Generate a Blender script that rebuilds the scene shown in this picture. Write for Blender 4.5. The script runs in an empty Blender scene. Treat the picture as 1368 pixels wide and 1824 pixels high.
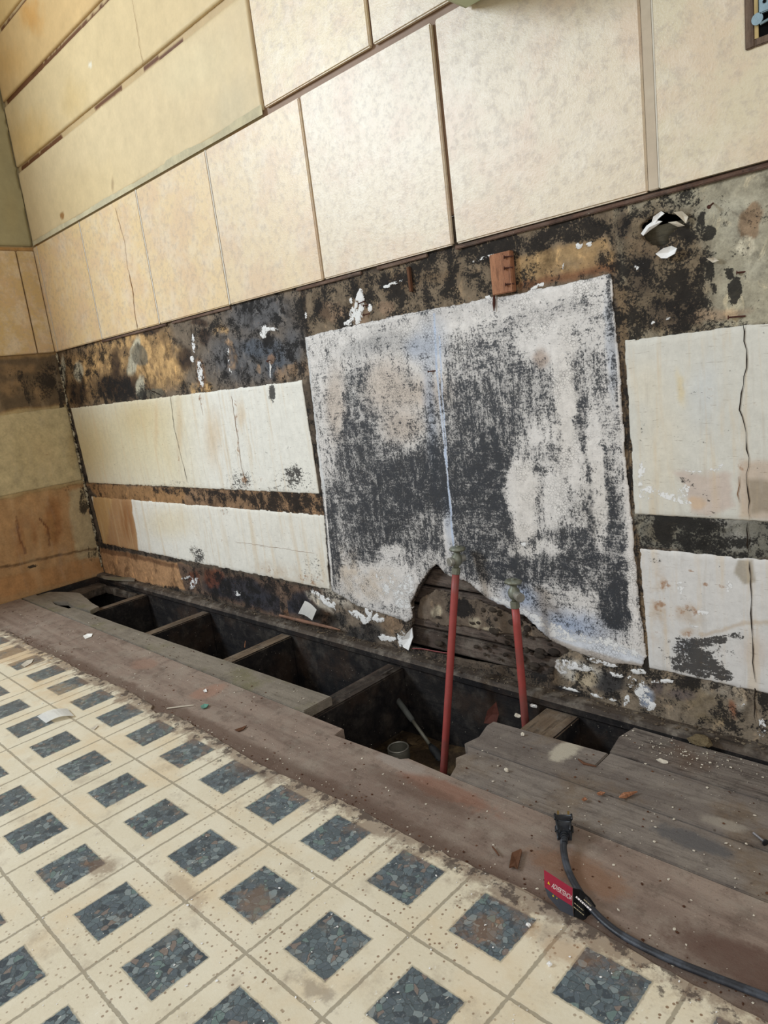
import bpy, bmesh, math, random
import numpy as np
from mathutils import Vector, Matrix
S = bpy.context.scene
COL = S.collection

# ---------------------------------------------------------------- camera, light, exposure
def make_camera(loc, right, up, back, lens):
    cd = bpy.data.cameras.new('camera'); cd.sensor_fit = 'HORIZONTAL'; cd.sensor_width = 36; cd.lens = lens
    cd.clip_start = .01; cd.clip_end = 50
    o = bpy.data.objects.new('camera', cd); COL.objects.link(o)
    o.matrix_world = Matrix(((right[0], up[0], back[0], loc[0]), (right[1], up[1], back[1], loc[1]),
                             (right[2], up[2], back[2], loc[2]), (0, 0, 0, 1)))
    S.camera = o
make_camera((2.401,-0.9641,0.5795), (0.7121,0.6911,-0.1232), (-0.05386,0.2288,0.972), (0.7,-0.6856,0.2002), 33.1611)
S.view_settings.view_transform = 'Standard'; S.view_settings.look = 'None'; S.view_settings.gamma = 1
S.view_settings.use_curve_mapping = False; S.view_settings.exposure = 0.0
w = bpy.data.worlds.new('world'); S.world = w; w.use_nodes = True
w.node_tree.nodes['Background'].inputs[0].default_value = (1.0, .95, .88, 1); w.node_tree.nodes['Background'].inputs[1].default_value = .56
def area(name, loc, target, sx, sy, power, col):
    l = bpy.data.lights.new(name, 'AREA'); l.shape = 'RECTANGLE'; l.size = sx; l.size_y = sy; l.energy = power; l.color = col
    o = bpy.data.objects.new(name, l); COL.objects.link(o); o.location = loc
    o.rotation_euler = (Vector(target) - Vector(loc)).to_track_quat('-Z', 'Y').to_euler(); return o
area('window_daylight', (-.27, -2.22, 1.86), (1.55, 0, .45), .62, .72, 66, (.76, .88, 1.0))
area('unseen_right_light', (4.2, -2.6, 1.9), (1.8, -.2, .1), 1.4, 1.8, 30, (.93, .96, 1.0))  # area light from an unseen source at right; no doorway is built
random.seed(4)
rng = np.random.default_rng(7)

# ---------------------------------------------------------------- helpers
def lin(c): return tuple((x/255/12.92 if x/255 <= .04045 else ((x/255+.055)/1.055)**2.4) for x in c)
MATS = {}
class NT:
    def __init__(s, name):
        s.m = bpy.data.materials.new(name); s.m.use_nodes = True; s.t = s.m.node_tree; s.b = s.t.nodes['Principled BSDF']; MATS[name] = s.m
        s.geo = None
    def n(s, ty, **k):
        x = s.t.nodes.new(ty)
        for a, v in k.items(): setattr(x, a, v)
        return x
    def l(s, a, b): s.t.links.new(a, b)
    def pos(s, sc=(1, 1, 1), obj=False):
        tc = s.n('ShaderNodeTexCoord') if obj else s.n('ShaderNodeNewGeometry')
        m = s.n('ShaderNodeMapping'); m.inputs['Scale'].default_value = sc
        s.l(tc.outputs['Object' if obj else 'Position'], m.inputs[0]); return m.outputs[0]
    def noise(s, scale, vec=None, detail=4, rough=.6, dist=0):
        x = s.n('ShaderNodeTexNoise'); x.inputs['Scale'].default_value = scale; x.inputs['Detail'].default_value = detail
        x.inputs['Roughness'].default_value = rough; x.inputs['Distortion'].default_value = dist
        s.l(vec if vec else s.pos(), x.inputs['Vector']); return x.outputs['Fac']
    def vor(s, scale, vec=None, feature='F1'):
        x = s.n('ShaderNodeTexVoronoi', feature=feature); x.inputs['Scale'].default_value = scale
        s.l(vec if vec else s.pos(), x.inputs['Vector']); return x
    def math(s, op, a, b=None, c=None, clamp=False):
        x = s.n('ShaderNodeMath', operation=op, use_clamp=clamp)
        for i, v in enumerate((a, b, c)):
            if v is None: continue
            if isinstance(v, (int, float)): x.inputs[i].default_value = v
            else: s.l(v, x.inputs[i])
        return x.outputs[0]
    def step(s, v, lo, hi):
        x = s.n('ShaderNodeMapRange', interpolation_type='SMOOTHSTEP'); x.inputs[1].default_value = lo; x.inputs[2].default_value = hi
        s.l(v, x.inputs[0]); return x.outputs[0]
    def mix(s, f, a, b, blend='MIX'):
        x = s.n('ShaderNodeMix', data_type='RGBA', blend_type=blend)
        for k, v in ((0, f), (6, a), (7, b)):
            if isinstance(v, (int, float)): x.inputs[k].default_value = v
            elif isinstance(v, tuple): x.inputs[k].default_value = (*v[:3], 1)
            else: s.l(v, x.inputs[k])
        return x.outputs[2]
    def attr(s, name):
        x = s.n('ShaderNodeAttribute'); x.attribute_name = name; return x
    def sep(s, c):
        x = s.n('ShaderNodeSeparateColor'); s.l(c, x.inputs[0]); return x.outputs
    def gray(s, v):
        x = s.n('ShaderNodeCombineColor'); [s.l(v, x.inputs[i]) for i in range(3)]; return x.outputs[0]
    def bump(s, h, dist=.001, st=1.0):
        x = s.n('ShaderNodeBump'); x.inputs['Distance'].default_value = dist; x.inputs['Strength'].default_value = st
        s.l(h, x.inputs['Height']); s.l(x.outputs[0], s.b.inputs['Normal'])
    def fin(s, col, rough=.7, spec=.3, metal=0):
        if isinstance(col, tuple): s.b.inputs['Base Color'].default_value = (*col[:3], 1)
        else: s.l(col, s.b.inputs['Base Color'])
        if isinstance(rough, (int, float)): s.b.inputs['Roughness'].default_value = rough
        else: s.l(rough, s.b.inputs['Roughness'])
        s.b.inputs['Specular IOR Level'].default_value = spec; s.b.inputs['Metallic'].default_value = metal
        return s.m

def grunge(name, fine=260, crackle=0, stretch=(1, 1, 1), black=(34, 34, 38), white=(226, 224, 220), brown=(120, 78, 48), rough=.75, bump=.0012, spec=.2, soft=.06, blotch=1.0, scratch=0, film=0, strokes=0, mid=2.0, var=1.0, base=24, drip=0, patchy=0):
    g = NT(name); C = g.attr('Col').outputs['Color']; M = g.sep(g.attr('Msk').outputs['Color'])
    p = g.pos()
    nf = g.noise(fine, p, 6, .68); nm = g.noise(fine*.22, p, 5, .65); nl = g.noise(14, p, 4, .6)
    v = g.math('ADD', g.math('MULTIPLY', nf, .55), g.math('MULTIPLY', nm, .9)); v = g.math('ADD', v, g.math('MULTIPLY', nl, .35)); v = g.math('ADD', g.math('MULTIPLY', v, var), .93*(1-var))
    c = g.mix(1.0, C, g.gray(v), 'MULTIPLY')
    ns = g.noise(fine*.5, g.pos(stretch), 6, .7, .3)
    if patchy:
        pn = g.noise(17, g.pos((1, 1, .8)), 12, .7, .6); pn2 = g.noise(31, g.pos((1.2, 1, .7)), 12, .72, .8)
        c = g.mix(g.math('MULTIPLY', g.step(pn, .50, .66), patchy), c, g.mix(1.0, c, (.32, .30, .29), 'MULTIPLY'))
        c = g.mix(g.math('MULTIPLY', g.step(pn2, .54, .66), patchy), c, g.mix(1.0, c, (1.75, 1.65, 1.5), 'MULTIPLY'))
    if drip:
        dn = g.noise(16, g.pos((3, 1, .22)), 6, .6, .2); c = g.mix(g.math('MULTIPLY', g.step(dn, .50, .68), drip), c, lin((204, 178, 138)))
        dn = g.noise(26, g.pos((2.2, 1, .3)), 8, .7, .3); c = g.mix(g.math('MULTIPLY', g.step(dn, .53, .68), drip*.7), c, lin((170, 160, 146)))
    # rust and brown stains
    b2 = g.step(g.math('ADD', M[2], g.math('MULTIPLY', g.math('SUBTRACT', nm, .5), 2.2)), .40, .75)
    c = g.mix(g.math('MULTIPLY', b2, .8), c, lin(brown))
    # black growth: density from the painted map, broken up by noise
    if film: c = g.mix(g.math('MULTIPLY', g.step(g.math('ADD', M[0], g.math('MULTIPLY', g.math('SUBTRACT', nm, .5), 1.2)), .38, 1.0), film), c, lin(black))
    nb = g.noise(base, g.pos(stretch), 12, .74, .35)
    k = g.math('ADD', g.math('MULTIPLY', g.math('SUBTRACT', nb, .5), mid), g.math('MULTIPLY', g.math('SUBTRACT', nf, .5), blotch))
    if strokes:
        hs = g.noise(110, g.pos((.16, 1, 1.6)), 8, .78, .8); vs_ = g.noise(110, g.pos((1.6, 1, .14)), 8, .78, .8)
        k = g.math('ADD', k, g.math('MULTIPLY', g.math('SUBTRACT', g.mix(g.step(g.noise(7, p, 2), .46, .54), hs, vs_), .5), strokes))
    b0 = g.step(g.math('ADD', M[0], k), .5-soft, .5+soft*3)
    dk = g.mix(nm, tuple(x*.5 for x in lin(black)), tuple(x*1.35 for x in lin(black)))
    c = g.mix(g.math('MULTIPLY', b0, .93), c, dk)
    if crackle:
        vv = g.vor(190, g.pos((1, 1, 1.25)), 'DISTANCE_TO_EDGE').outputs['Distance']
        ck = g.math('MULTIPLY', g.step(vv, .09, .02), g.step(g.noise(20, p, 3), .42, .62))
        c = g.mix(g.math('MULTIPLY', ck, crackle), c, lin((52, 50, 48)))
    k1 = g.math('MULTIPLY_ADD', M[1], .82, g.math('MULTIPLY', g.math('MULTIPLY', M[1], 1.4, clamp=True), g.math('ADD', g.math('MULTIPLY', g.math('SUBTRACT', nf, .5), 3.6), g.math('MULTIPLY', g.math('SUBTRACT', nm, .5), 5.0))))
    b1 = g.step(k1, .5, .6)
    c = g.mix(b1, c, lin(white))
    if scratch:
        sc = g.noise(60, g.pos((.8, 1, 7)), 5, .75, .2)
        c = g.mix(g.math('MULTIPLY', g.step(sc, .60, .68), scratch), c, lin((120, 100, 78)))
    h = g.math('ADD', g.math('ADD', nf, nm), b1)
    g.bump(h, bump, .9)
    return g.fin(c, rough, spec)

def plainmat(name, rgb, rough=.6, spec=.4, metal=0, var=.25, scale=120, bump=.0004, second=None, amt=.5, flecks=0):
    g = NT(name); n = g.noise(scale, g.pos(), 5, .65); n2 = g.noise(scale*.15, g.pos(), 4, .6)
    c = lin(rgb); c = g.mix(n, tuple(x*(1-var) for x in c), tuple(min(1, x*(1+var)) for x in c))
    if second: c = g.mix(g.math('MULTIPLY', g.step(n2, .45, .62), amt), c, lin(second))
    if flecks: c = g.mix(g.math('MULTIPLY', g.step(g.noise(scale*1.7, g.pos(), 2, .5), .66, .7), flecks), c, lin((215, 205, 190)))
    g.bump(n, bump); return g.fin(c, rough, spec, metal)

def woodmat(name, a, b, dark=(40, 32, 26), gscale=1.0, axis=0, rough=.72, spec=.25, rot=.0, dust=.3, darkamt=.6, hue=None, seed=0.0, band=None, grain=1.0):
    g = NT(name); sc = [9*gscale, 9*gscale, 9*gscale]; sc[axis] = .8*gscale
    geo = g.n('ShaderNodeNewGeometry'); mp = g.n('ShaderNodeMapping'); mp.inputs['Scale'].default_value = sc; mp.inputs['Location'].default_value = (seed, seed*2, seed*3)
    g.l(geo.outputs['Position'], mp.inputs[0]); v = mp.outputs[0]
    n1 = g.noise(14, v, 8, .7, .6); n2 = g.noise(2.2, v, 4, .6, 1.2); nf = g.noise(420, g.pos(), 4, .6); nb = g.noise(9, g.pos(), 5, .6); nb2 = g.noise(26, g.pos(), 8, .74)
    c = g.mix(g.step(n2, .35, .65), lin(a), lin(b))
    c = g.mix(g.math('MULTIPLY', g.step(n1, .50, .64), .65*grain), c, lin(dark))
    n3 = g.noise(30, v, 6, .7, .3); c = g.mix(g.math('MULTIPLY', g.step(n3, .5, .66), .4*grain), c, tuple(x*.6 for x in lin(dark)))
    if hue: c = g.mix(g.math('MULTIPLY', g.step(nb, .5, .68), .7), c, lin(hue))
    c = g.mix(g.math('MULTIPLY', g.step(nb2, .49, .66), darkamt), c, lin(dark))
    c = g.mix(g.math('MULTIPLY', g.step(nf, .54, .8), .5), c, tuple(x*.5 for x in lin(dark)))
    c = g.mix(g.math('MULTIPLY', g.step(g.noise(30, g.pos(), 5, .7), .45, .75), dust), c, lin((150, 140, 126)))
    fl = g.vor(95, g.pos()); fm = g.math('MULTIPLY', g.step(fl.outputs['Distance'], .10, .05), g.step(g.noise(8, g.pos(), 3), .42, .6))
    c = g.mix(g.math('MULTIPLY', fm, .55), c, lin((200, 190, 172)))
    fd = g.vor(60, g.pos()); fm = g.math('MULTIPLY', g.step(fd.outputs['Distance'], .12, .06), g.step(g.noise(11, g.pos(), 3), .45, .6))
    c = g.mix(g.math('MULTIPLY', fm, .7), c, lin((48, 32, 24)))
    if band:
        for (x, y, rx, ry, rgb, al) in band:
            geo2 = g.n('ShaderNodeNewGeometry'); m2 = g.n('ShaderNodeMapping'); m2.vector_type = 'TEXTURE'
            m2.inputs['Location'].default_value = (x, y, 0); m2.inputs['Scale'].default_value = (rx, ry, 10); g.l(geo2.outputs['Position'], m2.inputs[0])
            ln = g.n('ShaderNodeVectorMath', operation='LENGTH'); g.l(m2.outputs[0], ln.inputs[0])
            d = g.math('ADD', ln.outputs['Value'], g.math('MULTIPLY', g.math('SUBTRACT', nb2, .5), 1.6))
            c = g.mix(g.math('MULTIPLY', g.step(d, 1.05, .55), al), c, lin(rgb))
    g.bump(g.math('ADD', n1, nf), .0007, .8)
    return g.fin(c, rough, spec)

# ---- objects
WL = {}
def root(name, label, cat, loc, group=None, kind=None):
    o = bpy.data.objects.new(name, None); COL.objects.link(o); o.location = loc; o.empty_display_size = .05; WL[o] = Vector(loc)
    if kind: o['kind'] = kind
    if label: o['label'] = label
    if cat: o['category'] = cat
    if group: o['group'] = group
    return o
def tagit(o, label, cat, group=None, kind=None):
    if label: o['label'] = label
    if cat: o['category'] = cat
    if group: o['group'] = group
    if kind: o['kind'] = kind
    return o
def link(name, me, mat, parent=None, smooth=False):
    """me is in world coordinates; the origin goes to its parent's base or to its own base"""
    n = len(me.vertices); co = np.empty(n*3, np.float32); me.vertices.foreach_get('co', co); co = co.reshape(-1, 3)
    lo, hi = co.min(0), co.max(0)
    base = Vector(((lo[0]+hi[0])/2, (lo[1]+hi[1])/2, lo[2]))
    co -= np.array(base, np.float32); me.vertices.foreach_set('co', co.ravel()); me.update()
    o = bpy.data.objects.new(name, me); COL.objects.link(o); WL[o] = base
    if parent: o.parent = parent; o.location = base - WL[parent]
    else: o.location = base
    if mat and not me.materials: me.materials.append(mat)
    if smooth: me.polygons.foreach_set('use_smooth', [True]*len(me.polygons))
    return o
def mesh(verts, faces):
    me = bpy.data.meshes.new('m'); me.from_pydata([tuple(v) for v in verts], [], faces); me.update(); return me
def bmobj(name, bm, mat, parent=None, smooth=False):
    me = bpy.data.meshes.new(name); bm.normal_update(); bm.to_mesh(me); bm.free(); return link(name, me, mat, parent, smooth)
def box(x0, x1, y0, y1, z0, z1, bev=0, bm=None, seg=2):
    b = bmesh.new(); r = bmesh.ops.create_cube(b, size=1)
    for v in b.verts: v.co = Vector(((x0+x1)/2+v.co.x*(x1-x0), (y0+y1)/2+v.co.y*(y1-y0), (z0+z1)/2+v.co.z*(z1-z0)))
    if bev: bmesh.ops.bevel(b, geom=b.edges[:], offset=bev, segments=seg, affect='EDGES')
    if bm is None: return b
    return merge(bm, b)
def merge(bm, b):
    me = bpy.data.meshes.new('t'); b.to_mesh(me); b.free(); bm.from_mesh(me); bpy.data.meshes.remove(me); return bm
def prism(pts, z0, z1, bev=0, rag=0, bm=None, sub=0):
    """polygon in x,y extruded in z"""
    if sub:
        q = []
        for i, a in enumerate(pts):
            c = pts[(i+1) % len(pts)]; L = math.hypot(c[0]-a[0], c[1]-a[1]); n = max(1, int(L/sub))
            for k in range(n):
                t = k/n; q.append((a[0]+(c[0]-a[0])*t+random.uniform(-rag, rag)*(k > 0), a[1]+(c[1]-a[1])*t+random.uniform(-rag, rag)*(k > 0)))
        pts = q
    b = bmesh.new(); vs = [b.verts.new((x, y, z1)) for x, y in pts]; f = b.faces.new(vs)
    if f.normal.z < 0: f.normal_flip()
    r = bmesh.ops.extrude_face_region(b, geom=[f]); dn = [v for v in r['geom'] if isinstance(v, bmesh.types.BMVert)]
    for v in dn: v.co.z = z0
    bmesh.ops.recalc_face_normals(b, faces=b.faces[:])
    if bev: bmesh.ops.bevel(b, geom=[e for e in b.edges if all(abs(v.co.z-z1) < 1e-6 for v in e.verts)], offset=bev, segments=2, affect='EDGES')
    if bm is None: return b
    return merge(bm, b)
def tube(path, r, seg=14, caps=True, bm=None):
    """path of points, r float or list"""
    b = bm or bmesh.new(); P = [Vector(p) for p in path]; rs = r if isinstance(r, (list, tuple)) else [r]*len(P); rings = []; nrm = None
    for i, p in enumerate(P):
        t = (P[min(i+1, len(P)-1)]-P[max(i-1, 0)])
        if t.length < 1e-9: t = (P[min(i+2, len(P)-1)]-P[max(i-2, 0)])
        t.normalize()
        if nrm is None: nrm = t.orthogonal().normalized()
        else:
            nrm = nrm - t*nrm.dot(t); nrm.normalize()
        bi = t.cross(nrm)
        rings.append([b.verts.new(p+(nrm*math.cos(2*math.pi*k/seg)+bi*math.sin(2*math.pi*k/seg))*rs[i]) for k in range(seg)])
    for i in range(len(P)-1):
        for k in range(seg): b.faces.new((rings[i][k], rings[i][(k+1) % seg], rings[i+1][(k+1) % seg], rings[i+1][k]))
    if caps: b.faces.new(rings[0][::-1]); b.faces.new(rings[-1])
    return b
def spline(pts, n=8):
    P = [Vector(p) for p in pts]; P = [2*P[0]-P[1]]+P+[2*P[-1]-P[-2]]; out = []
    for i in range(1, len(P)-2):
        for k in range(n):
            t = k/n; a, b_, c, d = P[i-1:i+3]
            out.append(.5*((2*b_)+(c-a)*t+(2*a-5*b_+4*c-d)*t*t+(3*b_-a-3*c+d)*t**3))
    out.append(P[-2]); return out

# ---- numpy noise
_h = rng.random((3, 256, 256)).astype(np.float32)
def vnoise(u, v, s):
    iu = np.floor(u).astype(int); iv = np.floor(v).astype(int); fu = u-iu; fv = v-iv; fu = fu*fu*(3-2*fu); fv = fv*fv*(3-2*fv)
    T = _h[s % 3]; o = s*37
    g = lambda a, b: T[(a+o) & 255, (b+o*3) & 255]
    return (g(iu, iv)*(1-fu)+g(iu+1, iv)*fu)*(1-fv)+(g(iu, iv+1)*(1-fu)+g(iu+1, iv+1)*fu)*fv
def fbm(u, v, f, s=0, o=4):
    r = 0; a = 1; t = 0
    for k in range(o): r = r+a*vnoise(u*f, v*f, s+k); t += a; a *= .55; f *= 2.07
    return r/t-.5
def sdf(u, v, pts):
    """signed distance to polygon, positive inside"""
    d = np.full(u.shape, 1e9); ins = np.zeros(u.shape, bool); n = len(pts)
    for i in range(n):
        (ax, ay), (bx, by) = pts[i], pts[(i+1) % n]; ex, ey = bx-ax, by-ay
        t = np.clip(((u-ax)*ex+(v-ay)*ey)/(ex*ex+ey*ey+1e-12), 0, 1); d = np.minimum(d, (u-ax-t*ex)**2+(v-ay-t*ey)**2)
        c = ((ay > v) != (by > v)) & (u < (bx-ax)*(v-ay)/(by-ay+1e-12)+ax); ins ^= c
    d = np.sqrt(d); return np.where(ins, d, -d)
def sline(u, v, pts):
    d = np.full(u.shape, 1e9)
    for (ax, ay), (bx, by) in zip(pts[:-1], pts[1:]):
        ex, ey = bx-ax, by-ay; t = np.clip(((u-ax)*ex+(v-ay)*ey)/(ex*ex+ey*ey+1e-12), 0, 1); d = np.minimum(d, (u-ax-t*ex)**2+(v-ay-t*ey)**2)
    return np.sqrt(d)
class Paint:
    """stains and dirt patches laid over a surface grid (u, v in metres)"""
    def __init__(s, u, v, base, msk=(0, 0, 0)):
        s.u, s.v = u, v; s.c = np.empty(u.shape+(3,)); s.c[:] = lin(base); s.m = np.zeros(u.shape+(3,)); s.m[:] = msk
        s.w = [fbm(u, v, f, k, 4) for k, f in enumerate((22, 22, 90, 90))]; s.big = fbm(u, v, 6, 5, 4); s.fine = fbm(u, v, 55, 7, 4)
    def cov(s, sh, soft, rag):
        u = s.u+(s.w[0]+s.w[2]*.5)*rag*2.4; v = s.v+(s.w[1]+s.w[3]*.5)*rag*2.4
        if sh[0] == 'E':
            r = np.zeros(u.shape); vals = []
            for e in sh[1]:
                du, dv = u-e[0], v-e[1]; d = np.hypot(e[2]*du+e[3]*dv, e[4]*du+e[5]*dv); yield np.clip((1.15-d)/soft, 0, 1), (e[6] if len(e) > 6 else 1)
        elif sh[0] == 'P': yield np.clip(sdf(u, v, sh[1])/(soft*.02)+.5, 0, 1), 1
        else: yield np.clip((sh[2]/2-sline(u, v, sh[1]))/(soft*sh[2]/2)+.3, 0, 1), 1
    def C(s, sh, col, a=1.0, soft=.35, rag=.006, var=0):
        L = np.array(lin(col))
        for c, k in s.cov(sh, soft, rag):
            c = c*c*(3-2*c)*a
            if var: c = c*np.clip(.5+s.fine*6*var+.5*(1-var), 0, 1)
            s.c += (L-s.c)*c[..., None]
        return s
    def M(s, ch, sh, val=None, soft=.6, rag=.006, mode='set'):
        for c, k in s.cov(sh, soft, rag):
            c = c*c*(3-2*c); x = val if val is not None else k
            if mode == 'set': s.m[..., ch] += (x-s.m[..., ch])*c
            else: s.m[..., ch] += x*c
        return s
def panel(name, plane, poly, off, thick, res, mat, parent, base, paint=None, rag=.002, holes=(), msk=(0, 0, 0), relief=.0006, edge=0.0):
    """a thin plaster/paint sheet: ragged outline, real thickness, surface relief. plane 'y' = back wall, 'x' = left wall, 'z' = floor"""
    P = poly[1] if poly[0] == 'P' else poly
    us = [p[0] for p in P]; vs = [p[1] for p in P]; g = res
    U, V = np.meshgrid(np.arange(min(us)-2*g, max(us)+2*g, g), np.arange(min(vs)-2*g, max(vs)+2*g, g), indexing='ij')
    jag = (fbm(U, V, 45, 3, 4)+.6*fbm(U, V, 160, 9, 3))*rag*3
    sd = sdf(U, V, P)+jag
    for h in holes: sd = np.minimum(sd, -(sdf(U, V, h[1] if h[0] == 'P' else h)+jag*2))
    gu, gv = np.gradient(sd, g); gl = np.hypot(gu, gv)+1e-9
    mv = (sd < 0) & (sd > -1.5*g)
    U2 = np.where(mv, U-np.clip(sd, -1.5*g, 0)*gu/gl/np.maximum(gl, .6), U); V2 = np.where(mv, V-np.clip(sd, -1.5*g, 0)*gv/gl/np.maximum(gl, .6), V)
    keepv = sd > -.75*g
    pt = Paint(U2, V2, base, msk)
    if paint: paint(pt)
    d = off+thick+relief*(fbm(U2, V2, 30, 2, 5)*2+pt.m[..., 1]*.8)-edge*np.clip(1-sd/.006, 0, 1)*thick
    ni, nj = U.shape; idx = np.arange(ni*nj).reshape(ni, nj)
    k4 = keepv[:-1, :-1] & keepv[1:, :-1] & keepv[1:, 1:] & keepv[:-1, 1:]
    q = np.stack([idx[:-1, :-1][k4], idx[1:, :-1][k4], idx[1:, 1:][k4], idx[:-1, 1:][k4]], 1)
    used = np.unique(q); mp = -np.ones(ni*nj, int); mp[used] = np.arange(len(used)); q = mp[q]
    uu, vv, dd = U2.ravel()[used], V2.ravel()[used], d.ravel()[used]
    cc, mm = pt.c.reshape(-1, 3)[used], pt.m.reshape(-1, 3)[used]
    e = np.concatenate([q[:, [0, 1]], q[:, [1, 2]], q[:, [2, 3]], q[:, [3, 0]]]); key = np.sort(e, 1); _, inv, cnt = np.unique(key[:, 0]*10**7+key[:, 1], return_inverse=True, return_counts=True)
    be = e[cnt[inv.ravel()] == 1]; bv = np.unique(be); n0 = len(used); m2 = -np.ones(n0, int); m2[bv] = n0+np.arange(len(bv))
    uu = np.concatenate([uu, uu[bv]]); vv = np.concatenate([vv, vv[bv]]); dd = np.concatenate([dd, np.full(len(bv), off)])
    cc = np.concatenate([cc, cc[bv]]); mm = np.concatenate([mm, mm[bv]])
    q = np.concatenate([q, np.stack([be[:, 1], be[:, 0], m2[be[:, 0]], m2[be[:, 1]]], 1)])
    if plane == 'y': co = np.stack([uu, -dd, vv], 1)
    elif plane == 'x': co = np.stack([dd, uu, vv], 1)
    else: co = np.stack([uu, vv, dd], 1)
    me = bpy.data.meshes.new(name); nv, nf = len(co), len(q)
    me.vertices.add(nv); me.vertices.foreach_set('co', co.astype(np.float32).ravel())
    me.loops.add(nf*4); me.loops.foreach_set('vertex_index', q.astype(np.int32).ravel())
    me.polygons.add(nf); me.polygons.foreach_set('loop_start', np.arange(0, nf*4, 4, dtype=np.int32)); me.update(calc_edges=True)
    for nm, dat in (('Col', cc), ('Msk', mm)):
        a = me.color_attributes.new(nm, 'FLOAT_COLOR', 'POINT'); a.data.foreach_set('color', np.concatenate([np.clip(dat, -1, 2), np.ones((nv, 1))], 1).astype(np.float32).ravel())
    return link(name, me, mat, parent)
def rect(a, b, c, d): return [(a, b), (c, b), (c, d), (a, d)]
def ribbon(name, pts3, w0, mat, parent, nrm=(0, -1, 0), jit=.0015, sub=.01, lift=.0006):
    """a thin jagged crack or drip lying on a surface, slightly raised"""
    P = [Vector(p) for p in pts3]; q = []
    for a, c in zip(P[:-1], P[1:]):
        n = max(1, int((c-a).length/sub))
        for k in range(n): q.append(a+(c-a)*k/n)
    q.append(P[-1]); N = Vector(nrm); vs = []; fs = []
    for i, p in enumerate(q):
        t = (q[min(i+1, len(q)-1)]-q[max(i-1, 0)]).normalized(); s = t.cross(N); w = w0*.42*random.uniform(.3, 1.1)*(1 if 0 < i < len(q)-1 else .1)
        p = p+s*random.uniform(-jit, jit)+N*lift; vs += [p-s*w/2, p+N*.0004, p+s*w/2]
    for i in range(len(q)-1):
        a = i*3; fs += [(a, a+1, a+4, a+3), (a+1, a+2, a+5, a+4)]
    return link(name, mesh(vs, fs), mat, parent)
def lathe(prof, c, ax, seg=24, bm=None):
    """prof: list of (distance along axis, radius)"""
    ax = Vector(ax).normalized(); return tube([Vector(c)+ax*d for d, r in prof], [max(r, 1e-5) for d, r in prof], seg, True, bm)

# ---------------------------------------------------------------- materials
M_band = grunge('mouldy_plaster', fine=300, black=(30, 28, 27), brown=(104, 72, 50), bump=.0012, rough=.85, mid=3.0, blotch=1.5, var=1.3, scratch=.2, soft=.07, base=26, patchy=.8)
M_paint = grunge('old_white_paint', fine=300, scratch=.5, stretch=(.6, 1, 1.5), black=(45, 42, 40), brown=(150, 110, 76), bump=.0002, rough=.6, spec=.25, var=.35, drip=.4, mid=2.2, blotch=2.0, base=85)
M_mould = grunge('blackened_paint', fine=400, crackle=.55, stretch=(1.1, 1, .8), black=(29, 34, 42), white=(226, 224, 220), bump=.0007, rough=.55, spec=.3, blotch=2.3, soft=.12, film=.52, strokes=1.7, mid=2.3, var=.7, base=60)
M_left = grunge('stained_paint', fine=160, stretch=(1, .6, .4), black=(50, 42, 34), brown=(128, 80, 42), bump=.0004, rough=.6, spec=.25, mid=2.2, blotch=1.0, drip=.2)
M_boardpaint = grunge('cream_paint', fine=90, stretch=(.5, 1, 1.5), brown=(190, 140, 85), bump=.00015, rough=.5, spec=.25, var=.35, mid=1.5, blotch=.6)
M_lath = woodmat('old_lath_wood', (104, 90, 80), (76, 64, 56), (30, 25, 22), 1.3, dust=.35)
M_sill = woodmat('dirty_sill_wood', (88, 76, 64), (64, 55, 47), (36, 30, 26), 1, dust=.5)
M_rim = woodmat('rim_and_shade_wood', (36, 32, 30), (22, 20, 22), (14, 12, 12), 1.2, dust=.12, hue=(58, 44, 34))  # dark rim wood; on the joist sides it stands in for shade
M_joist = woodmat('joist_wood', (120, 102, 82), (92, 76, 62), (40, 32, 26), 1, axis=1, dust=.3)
M_joist_dark = woodmat('dark_joist_wood', (70, 58, 50), (50, 42, 36), (24, 20, 18), 1, axis=1, dust=.2)  # darker tone of the joist wood
M_brown = woodmat('brown_board_wood', (148, 130, 116), (126, 108, 96), (82, 66, 56), .8, dust=.45, darkamt=.5, grain=.3, hue=(150, 136, 122), band=[
    (1.80, -.325, .10, .022, (130, 86, 66), .6), (.93, -.33, .05, .03, (150, 116, 98), .5), (1.70, -.31, .06, .016, (160, 150, 140), .5), (2.2, -.38, .08, .03, (84, 58, 48), .7), (1.3, -.425, 1.2, .035, (84, 62, 50), .65), (1.76, -.345, .12, .02, (92, 70, 58), .5), (2.02, -.36, .07, .03, (132, 92, 62), .5), (1.2, -.33, .035, .04, (160, 120, 100), .55)])
M_greyboard = woodmat('grey_board_wood', (136, 126, 112), (120, 111, 98), (70, 62, 52), 1.1, dust=.4, darkamt=.3, grain=.35, hue=(112, 106, 76), seed=3)
M_plank = woodmat('weathered_plank_wood', (132, 122, 112), (112, 102, 94), (74, 64, 58), 1.0, dust=.35, darkamt=.4, grain=.6, hue=(112, 92, 70), seed=5, band=[(1.885, -.15, .022, .035, (188, 178, 158), .8), (2.1, -.24, .05, .02, (84, 82, 82), .8), (2.12, -.19, .03, .012, (160, 150, 135), .6)])
M_plank2 = woodmat('weathered_plank_wood_dark', (118, 108, 99), (98, 87, 80), (48, 40, 36), 1.2, dust=.3, darkamt=.5, hue=(96, 76, 62), seed=8)
M_endgrain = plainmat('cut_wood_end', (92, 60, 44), .8, .2, var=.5, scale=200)
M_redwood = woodmat('reddish_block_wood', (168, 118, 86), (146, 98, 70), (96, 62, 44), 1.6, axis=2, dust=.05, darkamt=.15)
M_dirt = plainmat('dirt', (64, 52, 40), .95, .1, var=.7, scale=120, bump=.004, second=(105, 86, 60), amt=.7)
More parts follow.
